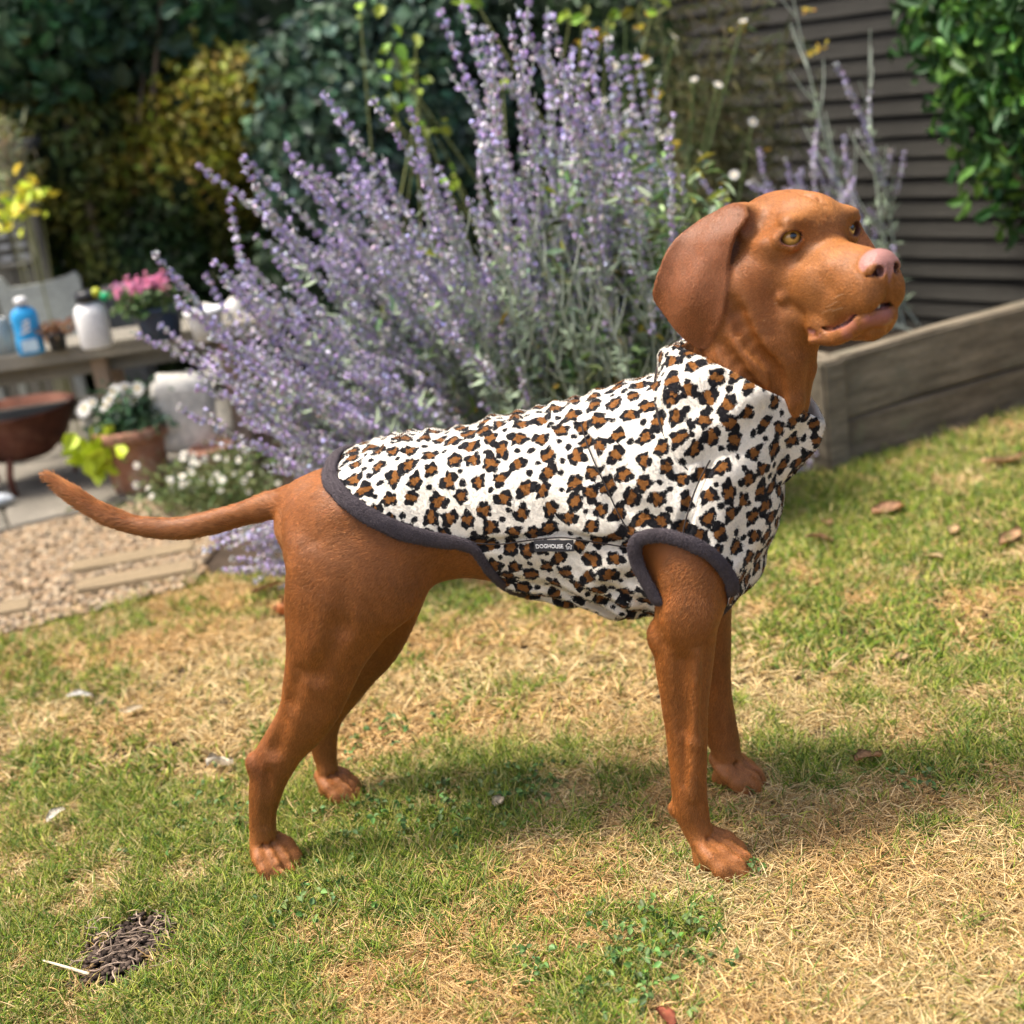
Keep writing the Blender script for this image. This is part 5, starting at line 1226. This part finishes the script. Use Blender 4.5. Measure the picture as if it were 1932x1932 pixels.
so = np.array([.10, 2.92, 0.]); sage = empty('sage_plant', so); tag(sage, 'large Russian sage with many lavender flower spikes on silvery stems behind the dog', 'sage plant')
edge_tips = [(370, 310), (455, 292), (290, 475), (330, 560), (245, 625), (610, 175), (480, 380), (700, 185), (770, 200), (830, 20), (860, -40), (1000, -30), (1040, 20), (1120, 60), (1200, 90), (1240, 170), (1285, 330), (1262, 255), (300, 610), (400, 490), (450, 500), (520, 470), (560, 330), (640, 330), (930, 60), (890, 150), (1070, 110), (1160, 160)]
region = np.array([(300, 470), (380, 320), (600, 190), (720, 190), (810, 10), (1000, -40), (1190, 60), (1270, 210), (1295, 420), (1270, 660), (1120, 720), (960, 780), (700, 880), (560, 960), (420, 1010), (400, 800), (300, 640)], float)
tips = [(u, v, rp5.uniform(2.55, 2.95)) for u, v in edge_tips]
while len(tips) < 92:
    u, v = rp5.uniform(240, 1300), rp5.uniform(-40, 1010)
    if poly_sdf(np.array([u]), np.array([v]), region)[0] > -12: continue
    if v > 430 and u > 830 and rp5.random() < .86: continue
    if v > 500 and rp5.random() < .25: continue
    y = rp5.uniform(2.62, 3.15) if v < 520 else rp5.uniform(2.50, 2.80); tips.append((u, v, y))
tips += [(rp5.uniform(330, 800), rp5.uniform(480, 860), rp5.uniform(2.5, 2.75)) for _ in range(26)]
tips += [(rp5.uniform(365, 545), rp5.uniform(985, 1085), rp5.uniform(2.52, 2.68)) for _ in range(16)]
for u, v, y in tips:
    tp = at_depth(u, v, y); b_ = so + np.array([np.clip(tp[0] * .34, -.30, .35) + .06 + rp5.normal(0, .05), rp5.normal(-.02, .07), 0.]); b_[2] = .01
    tp[2] = max(tp[2], .05); put_stem(SV[rp5.integers(0, len(SV))], b_, tp, sage, so)
n = 8000; P = np.stack([rp5.normal(.36, .18, n), rp5.normal(2.82, .08, n), np.abs(rp5.normal(.10, .30, n)) + .02], 1); P = P[(P[:, 2] < .80 - .5 * np.abs(P[:, 0] - .3)) & (P[:, 0] < .50) & (P[:, 0] > -.45) & (P[:, 1] > 2.64)]
cl = fbm(P[:, 0] * 6, P[:, 1] * 6, P[:, 2] * 6, 63)[:, None]; cols = np.where(cl > -.12, vary((.300, .385, .255), len(P), rp5, .35), vary((.170, .240, .090), len(P), rp5, .4)); yl = (rp5.random(len(P)) < .05)[:, None]; cols = np.where(yl, vary((.42, .36, .06), len(P), rp5), cols)
leaf_cloud('foliage', P - so, np.tile((0, -.3, .8), (len(P), 1)), .040, .30, cols, rp5, -.8, sage, M_SAGE)
for _ in range(34):
    u, v, y = rp5.uniform(780, 1260), rp5.uniform(330, 660), rp5.uniform(2.58, 2.85); tp = at_depth(u, v, y); put_stem(BARE_V[rp5.integers(0, 2)], so + np.array([np.clip(tp[0] * .8, -.3, .5) + rp5.normal(0, .04), rp5.normal(-.08, .05), .01]), tp, sage, so, 'leafy_stem')
so2 = np.array([.98, 3.46, .20]); sage2 = empty('sage_plant', so2); tag(sage2, 'small sage in the raised bed with purple spikes and two bare silvery stems', 'sage plant')
for u, v in ((1575, 118), (1482, 300), (1432, 278), (1592, 255), (1545, 225), (1512, 318), (1612, 335), (1450, 340), (1560, 300), (1530, 285), (1585, 370), (1410, 345), (1318, 330)):
    put_stem(SV[rp5.integers(0, len(SV))], so2 + np.array([rp5.normal(0, .03), rp5.normal(0, .02), 0]), at_depth(u, v, rp5.uniform(3.3, 3.5)), sage2, so2)
put_stem(BARE_V[0], so2, at_depth(1486, -60, 3.42), sage2, so2, 'bare_stem'); put_stem(BARE_V[1], so2 + np.array([.03, 0, 0]), at_depth(1642, 55, 3.45), sage2, so2, 'bare_stem')
p = on_ground(1522, 885); sp3 = empty('sage_sprig', p); tag(sp3, 'low lavender flower sprig at the corner of the raised bed', 'sage plant')
for u, v in ((1525, 852), (1500, 872)): put_stem(SV[rp5.integers(0, 9)], p + np.array([rp5.normal(0, .02), .02, 0]), at_depth(u, v, p[1] - .05), sp3, p)
# ------------------------------------------------------------------ feathery yellow-flowered plant, daisies, lime climber
fo = np.array([.62, 3.9, 0.]); fen = empty('fennel_plant', fo); tag(fen, 'tall feathery bronze-green plant with small yellow flowers before the fence', 'fennel')
tp_ = [(u, v, rp5.uniform(3.75, 4.1)) for u, v in [(rp5.uniform(1240, 1480), rp5.uniform(-30, 260)) for _ in range(26)]]
st = []
for u, v, y in tp_:
    t_ = at_depth(u, v, y); b_ = fo + np.array([rp5.normal(0, .08), rp5.normal(0, .05), 0]); m_ = (t_ + b_) / 2 + rp5.normal(0, .03, 3); st.append(catmull(np.array([b_, m_, t_]), 3))
st = np.array(st); hair('stem', None, st - fo, np.array([.003] * 3 + [.002] * 2 + [.0015] * 2), np.tile((.16, .15, .075), (len(st), 1)), None, fen, attr_mat('fennel_stem', 'col', .7))
P = np.concatenate([s_[2:] for s_ in st]); P = np.repeat(P, 26, 0) + rp5.normal(0, .045, (len(P) * 26, 3))
leaf_cloud('foliage', P - fo, np.tile((0, -.3, .8), (len(P), 1)), .055, .08, vary((.115, .120, .045), len(P), rp5, .45), rp5, -.3, fen, M_LEAF)
yf = [(1225, 28, 3.7), (1205, 52, 3.7), (1275, 272, 3.6), (1400, 45, 3.8), (1395, 60, 3.8), (1522, 20, 3.8), (1545, 92, 3.7), (1530, 100, 3.7), (1440, 285, 3.8), (1212, 110, 3.6), (1120, 60, 3.7), (1135, 70, 3.7), (1100, 80, 3.7), (1240, 180, 3.7)]
for u, v, y in yf:
    c = at_depth(u, v, y); k_ = 16; P = c + rp5.normal(0, .0055, (k_, 3)) * np.array([1.4, 1.2, .5]); leaf_cloud('flower_head', P - fo, np.tile((0, -.4, .8), (k_, 1)), .011, .7, vary((.50, .36, .05), k_, rp5, .35), rp5, 0, fen, M_PETAL)
def daisy_mesh():
    V, Q, col = [], [], []
    for j in range(9):
        a = 2 * pi * j / 9; d = np.array([cos(a), sin(a), .12]); s = np.array([-sin(a), cos(a), 0]); o_ = len(V); V += [d * .1, d * .6 + s * .2, d * 1.0, d * .6 - s * .2]; Q.append((o_, o_ + 1, o_ + 2, o_ + 3)); col += [(.85, .84, .80)] * 4
    o_ = len(V)
    for j in range(8): a = 2 * pi * j / 8; V.append(np.array([.28 * cos(a), .28 * sin(a), .16])); col.append((.55, .38, .05))
    Q2 = [(o_, o_ + 1, o_ + 2, o_ + 3), (o_, o_ + 3, o_ + 4, o_ + 7), (o_ + 4, o_ + 5, o_ + 6, o_ + 7)]
    me = mesh_np('flower', np.array(V), np.array(Q + Q2), smooth=False); col_attr(me, 'col', np.array(col)); me.materials.append(M_PETAL); return me
DAISY = daisy_mesh()
def daisies(parent, org, spots, size):
    for p in spots:
        o = link('flower', DAISY, parent); o.location = np.array(p) - org; s = size * random.uniform(.8, 1.2); o.scale = (s, s, s); o.rotation_euler = (random.uniform(.3, 1.3), random.uniform(-.5, .5), random.uniform(-.6, .6))
def stems_to(parent, org, spots, base_c, spread, rad, col, nm='stem'):
    S_ = []
    for p in spots:
        b_ = np.array(base_c) + np.array([rp5.normal(0, spread), rp5.normal(0, spread * .6), 0]); S_.append(catmull(np.array([b_, (b_ + p) / 2 + rp5.normal(0, .012, 3), p]), 2))
    S_ = np.array(S_); hair(nm, None, S_ - org, np.full(S_.shape[1], rad), np.tile(col, (len(S_), 1)), None, parent, attr_mat(nm, 'col', .7))
wo = np.array([.42, 3.75, 0.]); wd = empty('tall_daisy_plant', wo); tag(wd, 'tall plant with scattered small white daisies above the sage', 'daisy plant')
sp_ = [at_depth(u, v, rp5.uniform(3.55, 3.85)) for u, v in [(1180, 25), (1222, 118), (1160, 125), (1310, 150), (1272, 70), (1355, 160), (1402, 40), (1300, 455), (1140, 190), (1130, 220), (1236, 205), (1160, 242), (1240, 250), (1262, 250), (1100, 160), (1420, 230), (1385, 330), (1250, 260), (1100, 690), (1300, 690), (1330, 690), (990, 320), (950, 700)]]
daisies(wd, wo, sp_, .0125); stems_to(wd, wo, sp_, wo, .10, .0018, (.10, .15, .05))
lo_ = np.array([.05, 3.6, 0.]); lime = empty('lime_climber', lo_); tag(lime, 'trailing stems with bright lime-green leaves above the sage', 'climber')
ls = [(730, 105), (755, 85), (742, 140), (715, 178), (760, 130), (700, 30), (820, 238), (865, 318), (850, 335), (1195, 28), (1150, 60), (880, 20), (790, 160), (1230, 0), (1090, 40), (935, 170), (810, 250), (770, 112), (1085, 20), (745, 215)]
P = np.repeat(np.array([at_depth(u, v, rp5.uniform(3.4, 3.8)) for u, v in ls]), 3, 0) + rp5.normal(0, .020, (len(ls) * 3, 3))
leaf_cloud('foliage', P - lo_, np.tile((0, -.7, .5), (len(P), 1)), .034, .75, vary((.22, .32, .03), len(P), rp5, .4), rp5, .5, lime, M_LEAF); stems_to(lime, lo_, P[::3], lo_, .25, .0018, (.16, .18, .06))
# white daisy clump beside the paving
co_ = on_ground(405, 968); cd = empty('daisy_clump', co_); tag(cd, 'low clump of small white daisies at the edge of the paving', 'daisy plant')
n = 1500; P = np.stack([rp5.normal(0, .085, n), rp5.normal(.02, .07, n), np.abs(rp5.normal(.04, .045, n))], 1); leaf_cloud('foliage', P, np.tile((0, -.2, .9), (n, 1)), .022, .35, vary((.130, .165, .050), n, rp5, .4), rp5, -.6, cd, M_LEAF)
sp_ = [co_ + np.array([rp5.normal(0, .095), rp5.normal(-.02, .06), rp5.uniform(.05, .15)]) for _ in range(40)]; daisies(cd, co_, sp_, .0090); stems_to(cd, co_, sp_, co_, .04, .0012, (.14, .18, .06))
# ------------------------------------------------------------------ potting table and what stands about it
rp6 = np.random.default_rng(9)
m_tbl = simple_mat('grey_table_board', (.235, .215, .175), .85, .3, 5, .6, 60, .15, stretch=(1, 9, 9)); m_leg = simple_mat('tan_table_leg', (.40, .29, .20), .8, .2, 6, .5, 60, .2, stretch=(6, 6, 1))
to_ = np.array([-1.20, 3.86, 0]); table = empty('potting_table', to_, radians(2)); tag(table, 'low weathered wooden potting table with pots and bottles on it', 'table')
TZ = .400
for j in range(2): o = link('table_board', box_me('table_board', 1.30, .112, .040, .004, .002, 8, j * 3), table, m_tbl); o.location = (.02, -.118 + j * .117, TZ - .040)
for x, y in ((.19, -.12), (.52, -.12), (-.55, -.12), (.19, .02), (.55, .02), (-.55, .02)): o = link('leg', box_me('leg', .040, .040, TZ - .042, .004), table, m_leg); o.location = (x, y, 0)
o = link('apron', box_me('apron', 1.16, .022, .050, .003), table, m_tbl); o.location = (0, -.10, TZ - .085)
o = link('lower_rail', box_me('lower_rail', 1.16, .03, .055, .003, .002, 6, 2), table, m_tbl); o.location = (0, .05, .17)
def on_table(u, v): p = on_ground(u, v, TZ + .0008); return p
m_white = simple_mat('white_plastic', (.78, .78, .76), .4, .05, 20, .1, 200, .4); m_black = simple_mat('black_plastic', (.018, .018, .020), .4, .2, 30, .1, 200, .4)
m_blue = simple_mat('blue_plastic', (.020, .30, .62), .3, .10, 30, .05, 200, .5); m_navy = simple_mat('navy_glaze', (.018, .040, .085), .3, .2, 12, .1, 90, .5)
def lathe_part(name, prof, parent, mat, sy=1., loc_=(0, 0, 0), n=28): o = link(name, lathe_me(name, prof, n), parent, mat); o.scale = (1, sy, 1); o.location = loc_; return o
p = on_table(62, 668); bt_ = empty('blue_bottle', p, .2); tag(bt_, 'bright blue plastic bottle with a white cap on the potting table', 'bottle')
lathe_part('body', [(.030, 0), (.034, .004), (.034, .035), (.031, .055), (.033, .085), (.033, .100), (.026, .114), (.013, .121), (.012, .126)], bt_, m_blue, .62)
lathe_part('cap', [(.012, .1262), (.0155, .1265), (.0155, .141), (.012, .145), (.007, .146)], bt_, m_white)
o = link('label_print', box_me('label_print', .040, .0008, .030, 0), bt_, simple_mat('pale_label', (.55, .72, .85), .5, .2, 60, .05, 200)); o.location = (0, -.0216, .010)
for k_ in range(3): o = link('label_print', box_me('label_print', .026 - k_ * .004, .0008, .006, 0), bt_, m_white); o.location = (-.002 + k_ * .003, -.0212, .058 + k_ * .012); o.rotation_euler = (0, -.35, 0)
p = on_table(185, 655); wb = empty('white_bottle', p); tag(wb, 'white plastic bottle with a black top on the potting table', 'bottle')
lathe_part('body', [(.036, 0), (.040, .005), (.041, .085), (.037, .102), (.024, .114), (.018, .117)], wb, m_white, .8)
lathe_part('black_top', [(.020, .1172), (.030, .118), (.030, .138), (.022, .143), (.010, .1445)], wb, m_black)
for x, c_, nm in ((.020, (.42, .45, .04), 'yellow'), (.038, (.02, .42, .17), 'green')):
    o = link('trigger', lathe_me('trigger', [(.004, 0), (.011, .004), (.012, .016), (.006, .021)], 14), wb, simple_mat(nm + '_plastic', c_, .4, .05, 30, .05, 200)); o.location = (x + .004, -.012, .128 - (x > .03) * .012); o.rotation_euler = (.3, .5, 0)
POTP = lambda r, h, lip_: [(r * .74, 0), (r * .93, h * .80), (r * .93, h * .81), (r + lip_, h * .82), (r + lip_, h), (r - .004, h), (r * .88, h * .84), (r * .86, h * .82)]
p = on_table(112, 660); dp = empty('dark_flowerpot', p); tag(dp, 'small black flowerpot holding a withered brown plant on the table', 'flowerpot')
lathe_part('pot', POTP(.026, .045, .002), dp, m_black)
k_ = 130; P = np.stack([rp6.normal(0, .020, k_), rp6.normal(0, .016, k_), rp6.uniform(.042, .070, k_)], 1); leaf_cloud('withered_leaves', P, np.tile((0, -.3, .8), (k_, 1)), .020, .4, vary((.26, .13, .06), k_, rp6, .4), rp6, .2, dp, M_LEAF)
p = on_table(12, 668); o = lathe_part('glass_jar', [(.026, 0), (.030, .004), (.030, .070), (.024, .080), (.024, .092), (.021, .092), (.021, .080), (.027, .069), (.027, .008), (.0, .006)], None, None)
m_gl, n_, l_, b_ = new_mat('grey_glass'); b_.inputs['Base Color'].default_value = (.55, .64, .68, 1); b_.inputs['Transmission Weight'].default_value = .75; b_.inputs['Roughness'].default_value = .12
nzg = n_.new('ShaderNodeTexNoise'); nzg.inputs['Scale'].default_value = 30; mrg = n_.new('ShaderNodeMapRange'); mrg.inputs['To Min'].default_value = .08; mrg.inputs['To Max'].default_value = .3; l_.new(nzg.outputs['Fac'], mrg.inputs[0]); l_.new(mrg.outputs[0], b_.inputs['Roughness'])
o.data.materials.append(m_gl); o.location = p; tag(o, 'grey glass jar standing next to the blue bottle', 'jar')
p = on_table(308, 640); np_ = empty('navy_planter', p); tag(np_, 'navy blue planter of pink flowers on the potting table', 'flowerpot')
lathe_part('pot', POTP(.062, .085, .004), np_, m_navy, .8)
k_ = 500; P = np.stack([rp6.normal(-.018, .035, k_), rp6.normal(0, .03, k_), rp6.uniform(.075, .125, k_)], 1); leaf_cloud('foliage', P, np.tile((0, -.3, .8), (k_, 1)), .024, .6, vary((.07, .12, .035), k_, rp6, .4), rp6, .2, np_, M_LEAF)
for i in range(16):
    c = np.array([rp6.normal(-.022, .034), rp6.normal(-.02, .02), rp6.uniform(.10, .155)]); P = c + rp6.normal(0, .0075, (22, 3)); leaf_cloud('flower_head', P, np.tile((0, -.6, .6), (22, 1)), .012, .9, vary((.72, .27, .42), 22, rp6, .25, .08), rp6, 0, np_, M_PETAL)
p = on_table(395, 640); o = lathe_part('white_flowerpot', POTP(.045, .075, .004), None, m_white); o.location = p; tag(o, 'white flowerpot at the end of the table, half hidden by sage', 'flowerpot')
# under the table
def pillow(name, c, r, p_, mat, lab, cat, seed):
    d = iv2; s = np.sign(d) * np.abs(d) ** p_; V = s * np.array(r) * (1 + .20 * fbm(d[:, 0] * 2.2, d[:, 1] * 2.2, d[:, 2] * 2.2, seed))[:, None]; o = link(name, mesh_np(name, V, iq2), None, mat); o.location = c; tag(o, lab, cat); return o
m_sack = simple_mat('white_sack', (.74, .71, .64), .75, .10, 14, .6, 60, .2, dirt=(.50, .49, .45))
c = at_depth(334, 716, 3.69); pillow('white_sack', (c[0], c[1], .195), (.080, .045, .100), .45, m_sack, 'plump white sack standing in front of the potting table', 'sack', 3).rotation_euler = (0, .10, .2)
c = at_depth(420, 640, 4.06); pillow('white_sack', (c[0] + .01, c[1] + .02, .205), (.075, .06, .205), .66, m_sack, 'tall white sack beyond the table end behind the sage', 'sack', 4)
# terracotta pots
m_terra = simple_mat('terracotta', (.40, .205, .135), .85, .2, 9, .4, 90, .15, dirt=(.55, .44, .36))
p = on_ground(272, 932); p[2] = .021; tp = empty('terracotta_pot', p); tag(tp, 'large lime-stained terracotta pot planted with white flowers and lime leaves', 'flowerpot')
lathe_part('pot', POTP(.094, .165, .006), tp, m_terra, n=36)
o = link('soil', lathe_me('soil', [(.084, .138), (.084, .146), (.02, .152)]), tp, m_bedsoil)
k_ = 900; P = np.stack([rp6.normal(.012, .040, k_), rp6.normal(0, .04, k_), np.abs(rp6.normal(.0, .045, k_)) + .15], 1); leaf_cloud('foliage', P, np.tile((0, -.3, .8), (k_, 1)), .026, .5, vary((.050, .105, .050), k_, rp6, .45), rp6, .1, tp, M_LEAF)
daisies(tp, p, [p + np.array([x, rp6.normal(-.03, .02), z]) for x, z in ((-.088, .235), (-.072, .243), (-.095, .225), (-.030, .24), (-.018, .258), (.004, .262), (.020, .27), (.034, .262), (.012, .238), (-.008, .232), (.048, .25), (.03, .232), (-.04, .228), (.055, .268))], .020)
lm = leaf_cloud('leaf_tmp', np.zeros((1, 3)), np.array([(0, 0, 1.)]), [1.], .85, np.array([(.50, .62, .035)]), np.random.default_rng(3), mat=M_LEAF); lime_me = lm.data; lime_me.name = 'lime_leaf'; C.objects.unlink(lm); bpy.data.objects.remove(lm)
for i in range(34):
    o = link('lime_leaf', lime_me, tp); a = rp6.uniform(0, 6.28); o.location = (-.078 + rp6.normal(0, .026), -.055 + rp6.normal(0, .025), .150 + rp6.normal(0, .026)); s = rp6.uniform(.048, .075); o.scale = (s, s, s); o.rotation_euler = (rp6.normal(.7, .4), rp6.normal(0, .4), a)
p = on_ground(402, 862); p[1] = 3.62; p[2] = .021; o = lathe_part('small_terracotta_pot', POTP(.055, .090, .004), None, m_terra); o.location = at_depth(402, 862, 3.62) * np.array([1, 1, 0]) + np.array([0, 0, .021]); tag(o, 'small plain terracotta pot on the paving behind the sage', 'flowerpot')
# fire pit
m_rust = simple_mat('rusted_iron', (.115, .042, .026), .8, .4, 10, .7, 60, .3, dirt=(.19, .085, .055), metallic=.2)
p = on_ground(60, 925); p[2] = .021; fpit = empty('fire_pit', p); tag(fpit, 'rusty iron fire pit bowl on the paving beneath the table end', 'fire pit')
prof = [(.02, .070), (.08, .080), (.125, .118), (.148, .165), (.160, .205), (.168, .206), (.168, .212), (.152, .210), (.140, .166), (.118, .124), (.076, .088), (.01, .080)]
lathe_part('bowl', prof, fpit, m_rust, n=40)
for j in range(3): a = 2 * pi * j / 3 + .5; pth = catmull(np.array([(.10 * cos(a), .10 * sin(a), .10), (.135 * cos(a), .135 * sin(a), .05), (.125 * cos(a), .125 * sin(a), .0)]), 4); link('leg', sweep_mesh('leg', pth, np.tile((cos(a), sin(a), .0), (len(pth), 1)), .010, .006, n=8), fpit, m_rust)
o = link('ash', lathe_me('ash', [(.128, .150), (.10, .158), (.02, .166)]), fpit, simple_mat('ash', (.22, .21, .20), .95, .4, 40, .9, 120))
p2 = on_ground(55, 905); p2[2] = .021
pillow('pale_cloth', np.array([p2[0] - .02, p[1] - .20, .036]), (.075, .022, .018), .8, simple_mat('pale_cloth', (.52, .56, .60), .8, .2, 30, .5, 90), 'crumpled pale cloth on the paving in front of the fire pit', 'cloth', 8)
# grey garden chair behind the table
m_grey = simple_mat('grey_painted_wood', (.33, .345, .31), .7, .12, 8, .3, 80, .2)
c = at_depth(95, 640, 4.35); ch = empty('garden_chair', (c[0], c[1], 0)); tag(ch, 'pale grey wooden garden chair with a solid back behind the table', 'chair')
bm = bmesh.new(); W2 = .118; pr = [(-W2, .30), (W2, .30), (W2 * 1.05, .50), (W2 * .96, .522), (W2 * .7, .512), (0, .500), (-W2 * .72, .500), (-W2 * .88, .532), (-W2 * 1.12, .545), (-W2 * 1.18, .520), (-W2 * 1.06, .49)]
f_ = bm.faces.new([bm.verts.new((x, 0, z)) for x, z in pr]); r_ = bmesh.ops.extrude_face_region(bm, geom=[f_])
for v in r_['geom']:
    if isinstance(v, bmesh.types.BMVert): v.co.y += .022
bmesh.ops.recalc_face_normals(bm, faces=bm.faces); me = bpy.data.meshes.new('backrest'); bm.to_mesh(me); bm.free(); link('backrest', me, ch, m_grey)
o = link('seat', box_me('seat', .26, .24, .022, .004), ch, m_grey); o.location = (0, -.10, .27)
for x in (-.115, .115):
    for y in (-.20, .012): o = link('leg', box_me('leg', .026, .026, .27 if y < 0 else .30, .003), ch, m_grey); o.location = (x, y, 0)
c = at_depth(228, 575, 4.5); o = link('storage_box', box_me('storage_box', .11, .12, c[2] + .035, .006), None, simple_mat('dark_grey_box', (.085, .09, .09), .6, .2, 8, .2, 90)); o.location = (c[0], c[1], 0)
lid = link('lid', box_me('lid', .118, .128, .022, .006), o, simple_mat('dark_grey_lid', (.11, .115, .115), .6, .2, 8, .2, 90)); lid.location = (0, 0, c[2] + .0355); tag(o, 'dark grey storage box behind the white bottle', 'box')
# small grey shed with a slotted vent
m_shed = simple_mat('shed_board', (.150, .140, .112), .85, .2, 4, .5, 60, .15, stretch=(9, 9, 1)); c = at_depth(60, 500, 4.75)
shed = empty('garden_shed', (c[0] - .42, c[1] + .45, 0)); tag(shed, 'small grey-brown timber shed with a slotted vent at the paving edge', 'shed')
for i in range(8): o = link('wall_board', box_me('wall_board', .108, .022, .90, .003), shed, m_shed); o.location = (-.36 + i * .112, -.46, 0)
for i in range(7): o = link('wall_board', box_me('wall_board', .022, .108, .90, .003), shed, m_shed); o.location = (.435, -.40 + i * .112, 0)
o = link('roof', box_me('roof', 1.0, .95, .03, .004), shed, simple_mat('roof_felt', (.07, .07, .065), .9, .3, 30, .6, 200)); o.location = (.03, -.06, .905); o.rotation_euler = (.06, 0, 0)
vc = at_depth(28, 462, 4.75) - np.array([c[0] - .42, c[1] + .45, 0]); m_vent = simple_mat('vent_rim', (.26, .25, .21), .7, .15, 12, .2, 90); m_slot = simple_mat('vent_slot', (.42, .43, .42), .6, .15, 12, .2, 90)
th = np.linspace(0, 2 * pi, 40, endpoint=False); pth = np.stack([np.sign(np.cos(th)) * np.abs(np.cos(th)) ** .6 * .066 + vc[0], np.full(40, -.478), np.sign(np.sin(th)) * np.abs(np.sin(th)) ** .6 * .060 + vc[2]], 1)
link('vent_rim', sweep_mesh('vent_rim', pth, np.tile((0, -1., 0), (40, 1)), .008, .008, n=8, closed=True), shed, m_vent)
for i in range(2):
    for j in range(3): o = link('vent_slot', box_me('vent_slot', .040, .012, .016, .003), shed, m_slot); o.location = (vc[0] - .026 + i * .052, -.476, vc[2] - .045 + j * .036)
# plants at the left edge
c = at_depth(35, 385, 4.35); yo = np.array([c[0], c[1], 0]); yp = empty('yellow_leaved_plant', yo); tag(yp, 'bright yellow-leaved plant in front of the shed', 'plant')
k_ = 70; P = np.stack([rp6.normal(0, .036, k_), rp6.normal(0, .03, k_), 0 * np.zeros(k_)], 1); P[:, 2] = c[2] + rp6.normal(0, .025, k_) + P[:, 0] * .5; leaf_cloud('foliage', P, np.tile((0, -.5, .7), (k_, 1)), .040, .6, vary((.68, .66, .05), k_, rp6, .2), rp6, .3, yp, M_LEAF); stems_to(yp, yo, P[::20] + yo, yo, .03, .002, (.18, .18, .06))
c = at_depth(12, 290, 4.5); go_ = np.array([c[0], c[1], 0]); gp = empty('plume_grass', go_); tag(gp, 'pale cream plume grass rising beside the shed', 'ornamental grass')
k_ = 240; P = np.stack([rp6.normal(0, .030, k_), rp6.normal(0, .025, k_), rp6.uniform(c[2] - .18, c[2] + .08, k_)], 1); leaf_cloud('plumes', P, np.tile((0, -.6, .3), (k_, 1)), .055, .16, vary((.34, .33, .19), k_, rp6, .3), rp6, -1.2, gp, M_LEAF); stems_to(gp, go_, P[::60] + go_, go_, .03, .002, (.3, .3, .16))
wf = np.array([-1.75, 4.9, 0.]); wfp = empty('white_rose_bush', wf); tag(wfp, 'sparse stems with single white blooms against the dark hedge', 'flowering plant')
sp_ = [at_depth(u, v, 4.9) for u, v in ((14, 104), (26, 244), (4, 165), (505, 108), (38, 252), (300, 480), (128, 495))]; stems_to(wfp, wf, sp_, wf, .2, .002, (.08, .12, .05)); daisies(wfp, wf, sp_, .028)
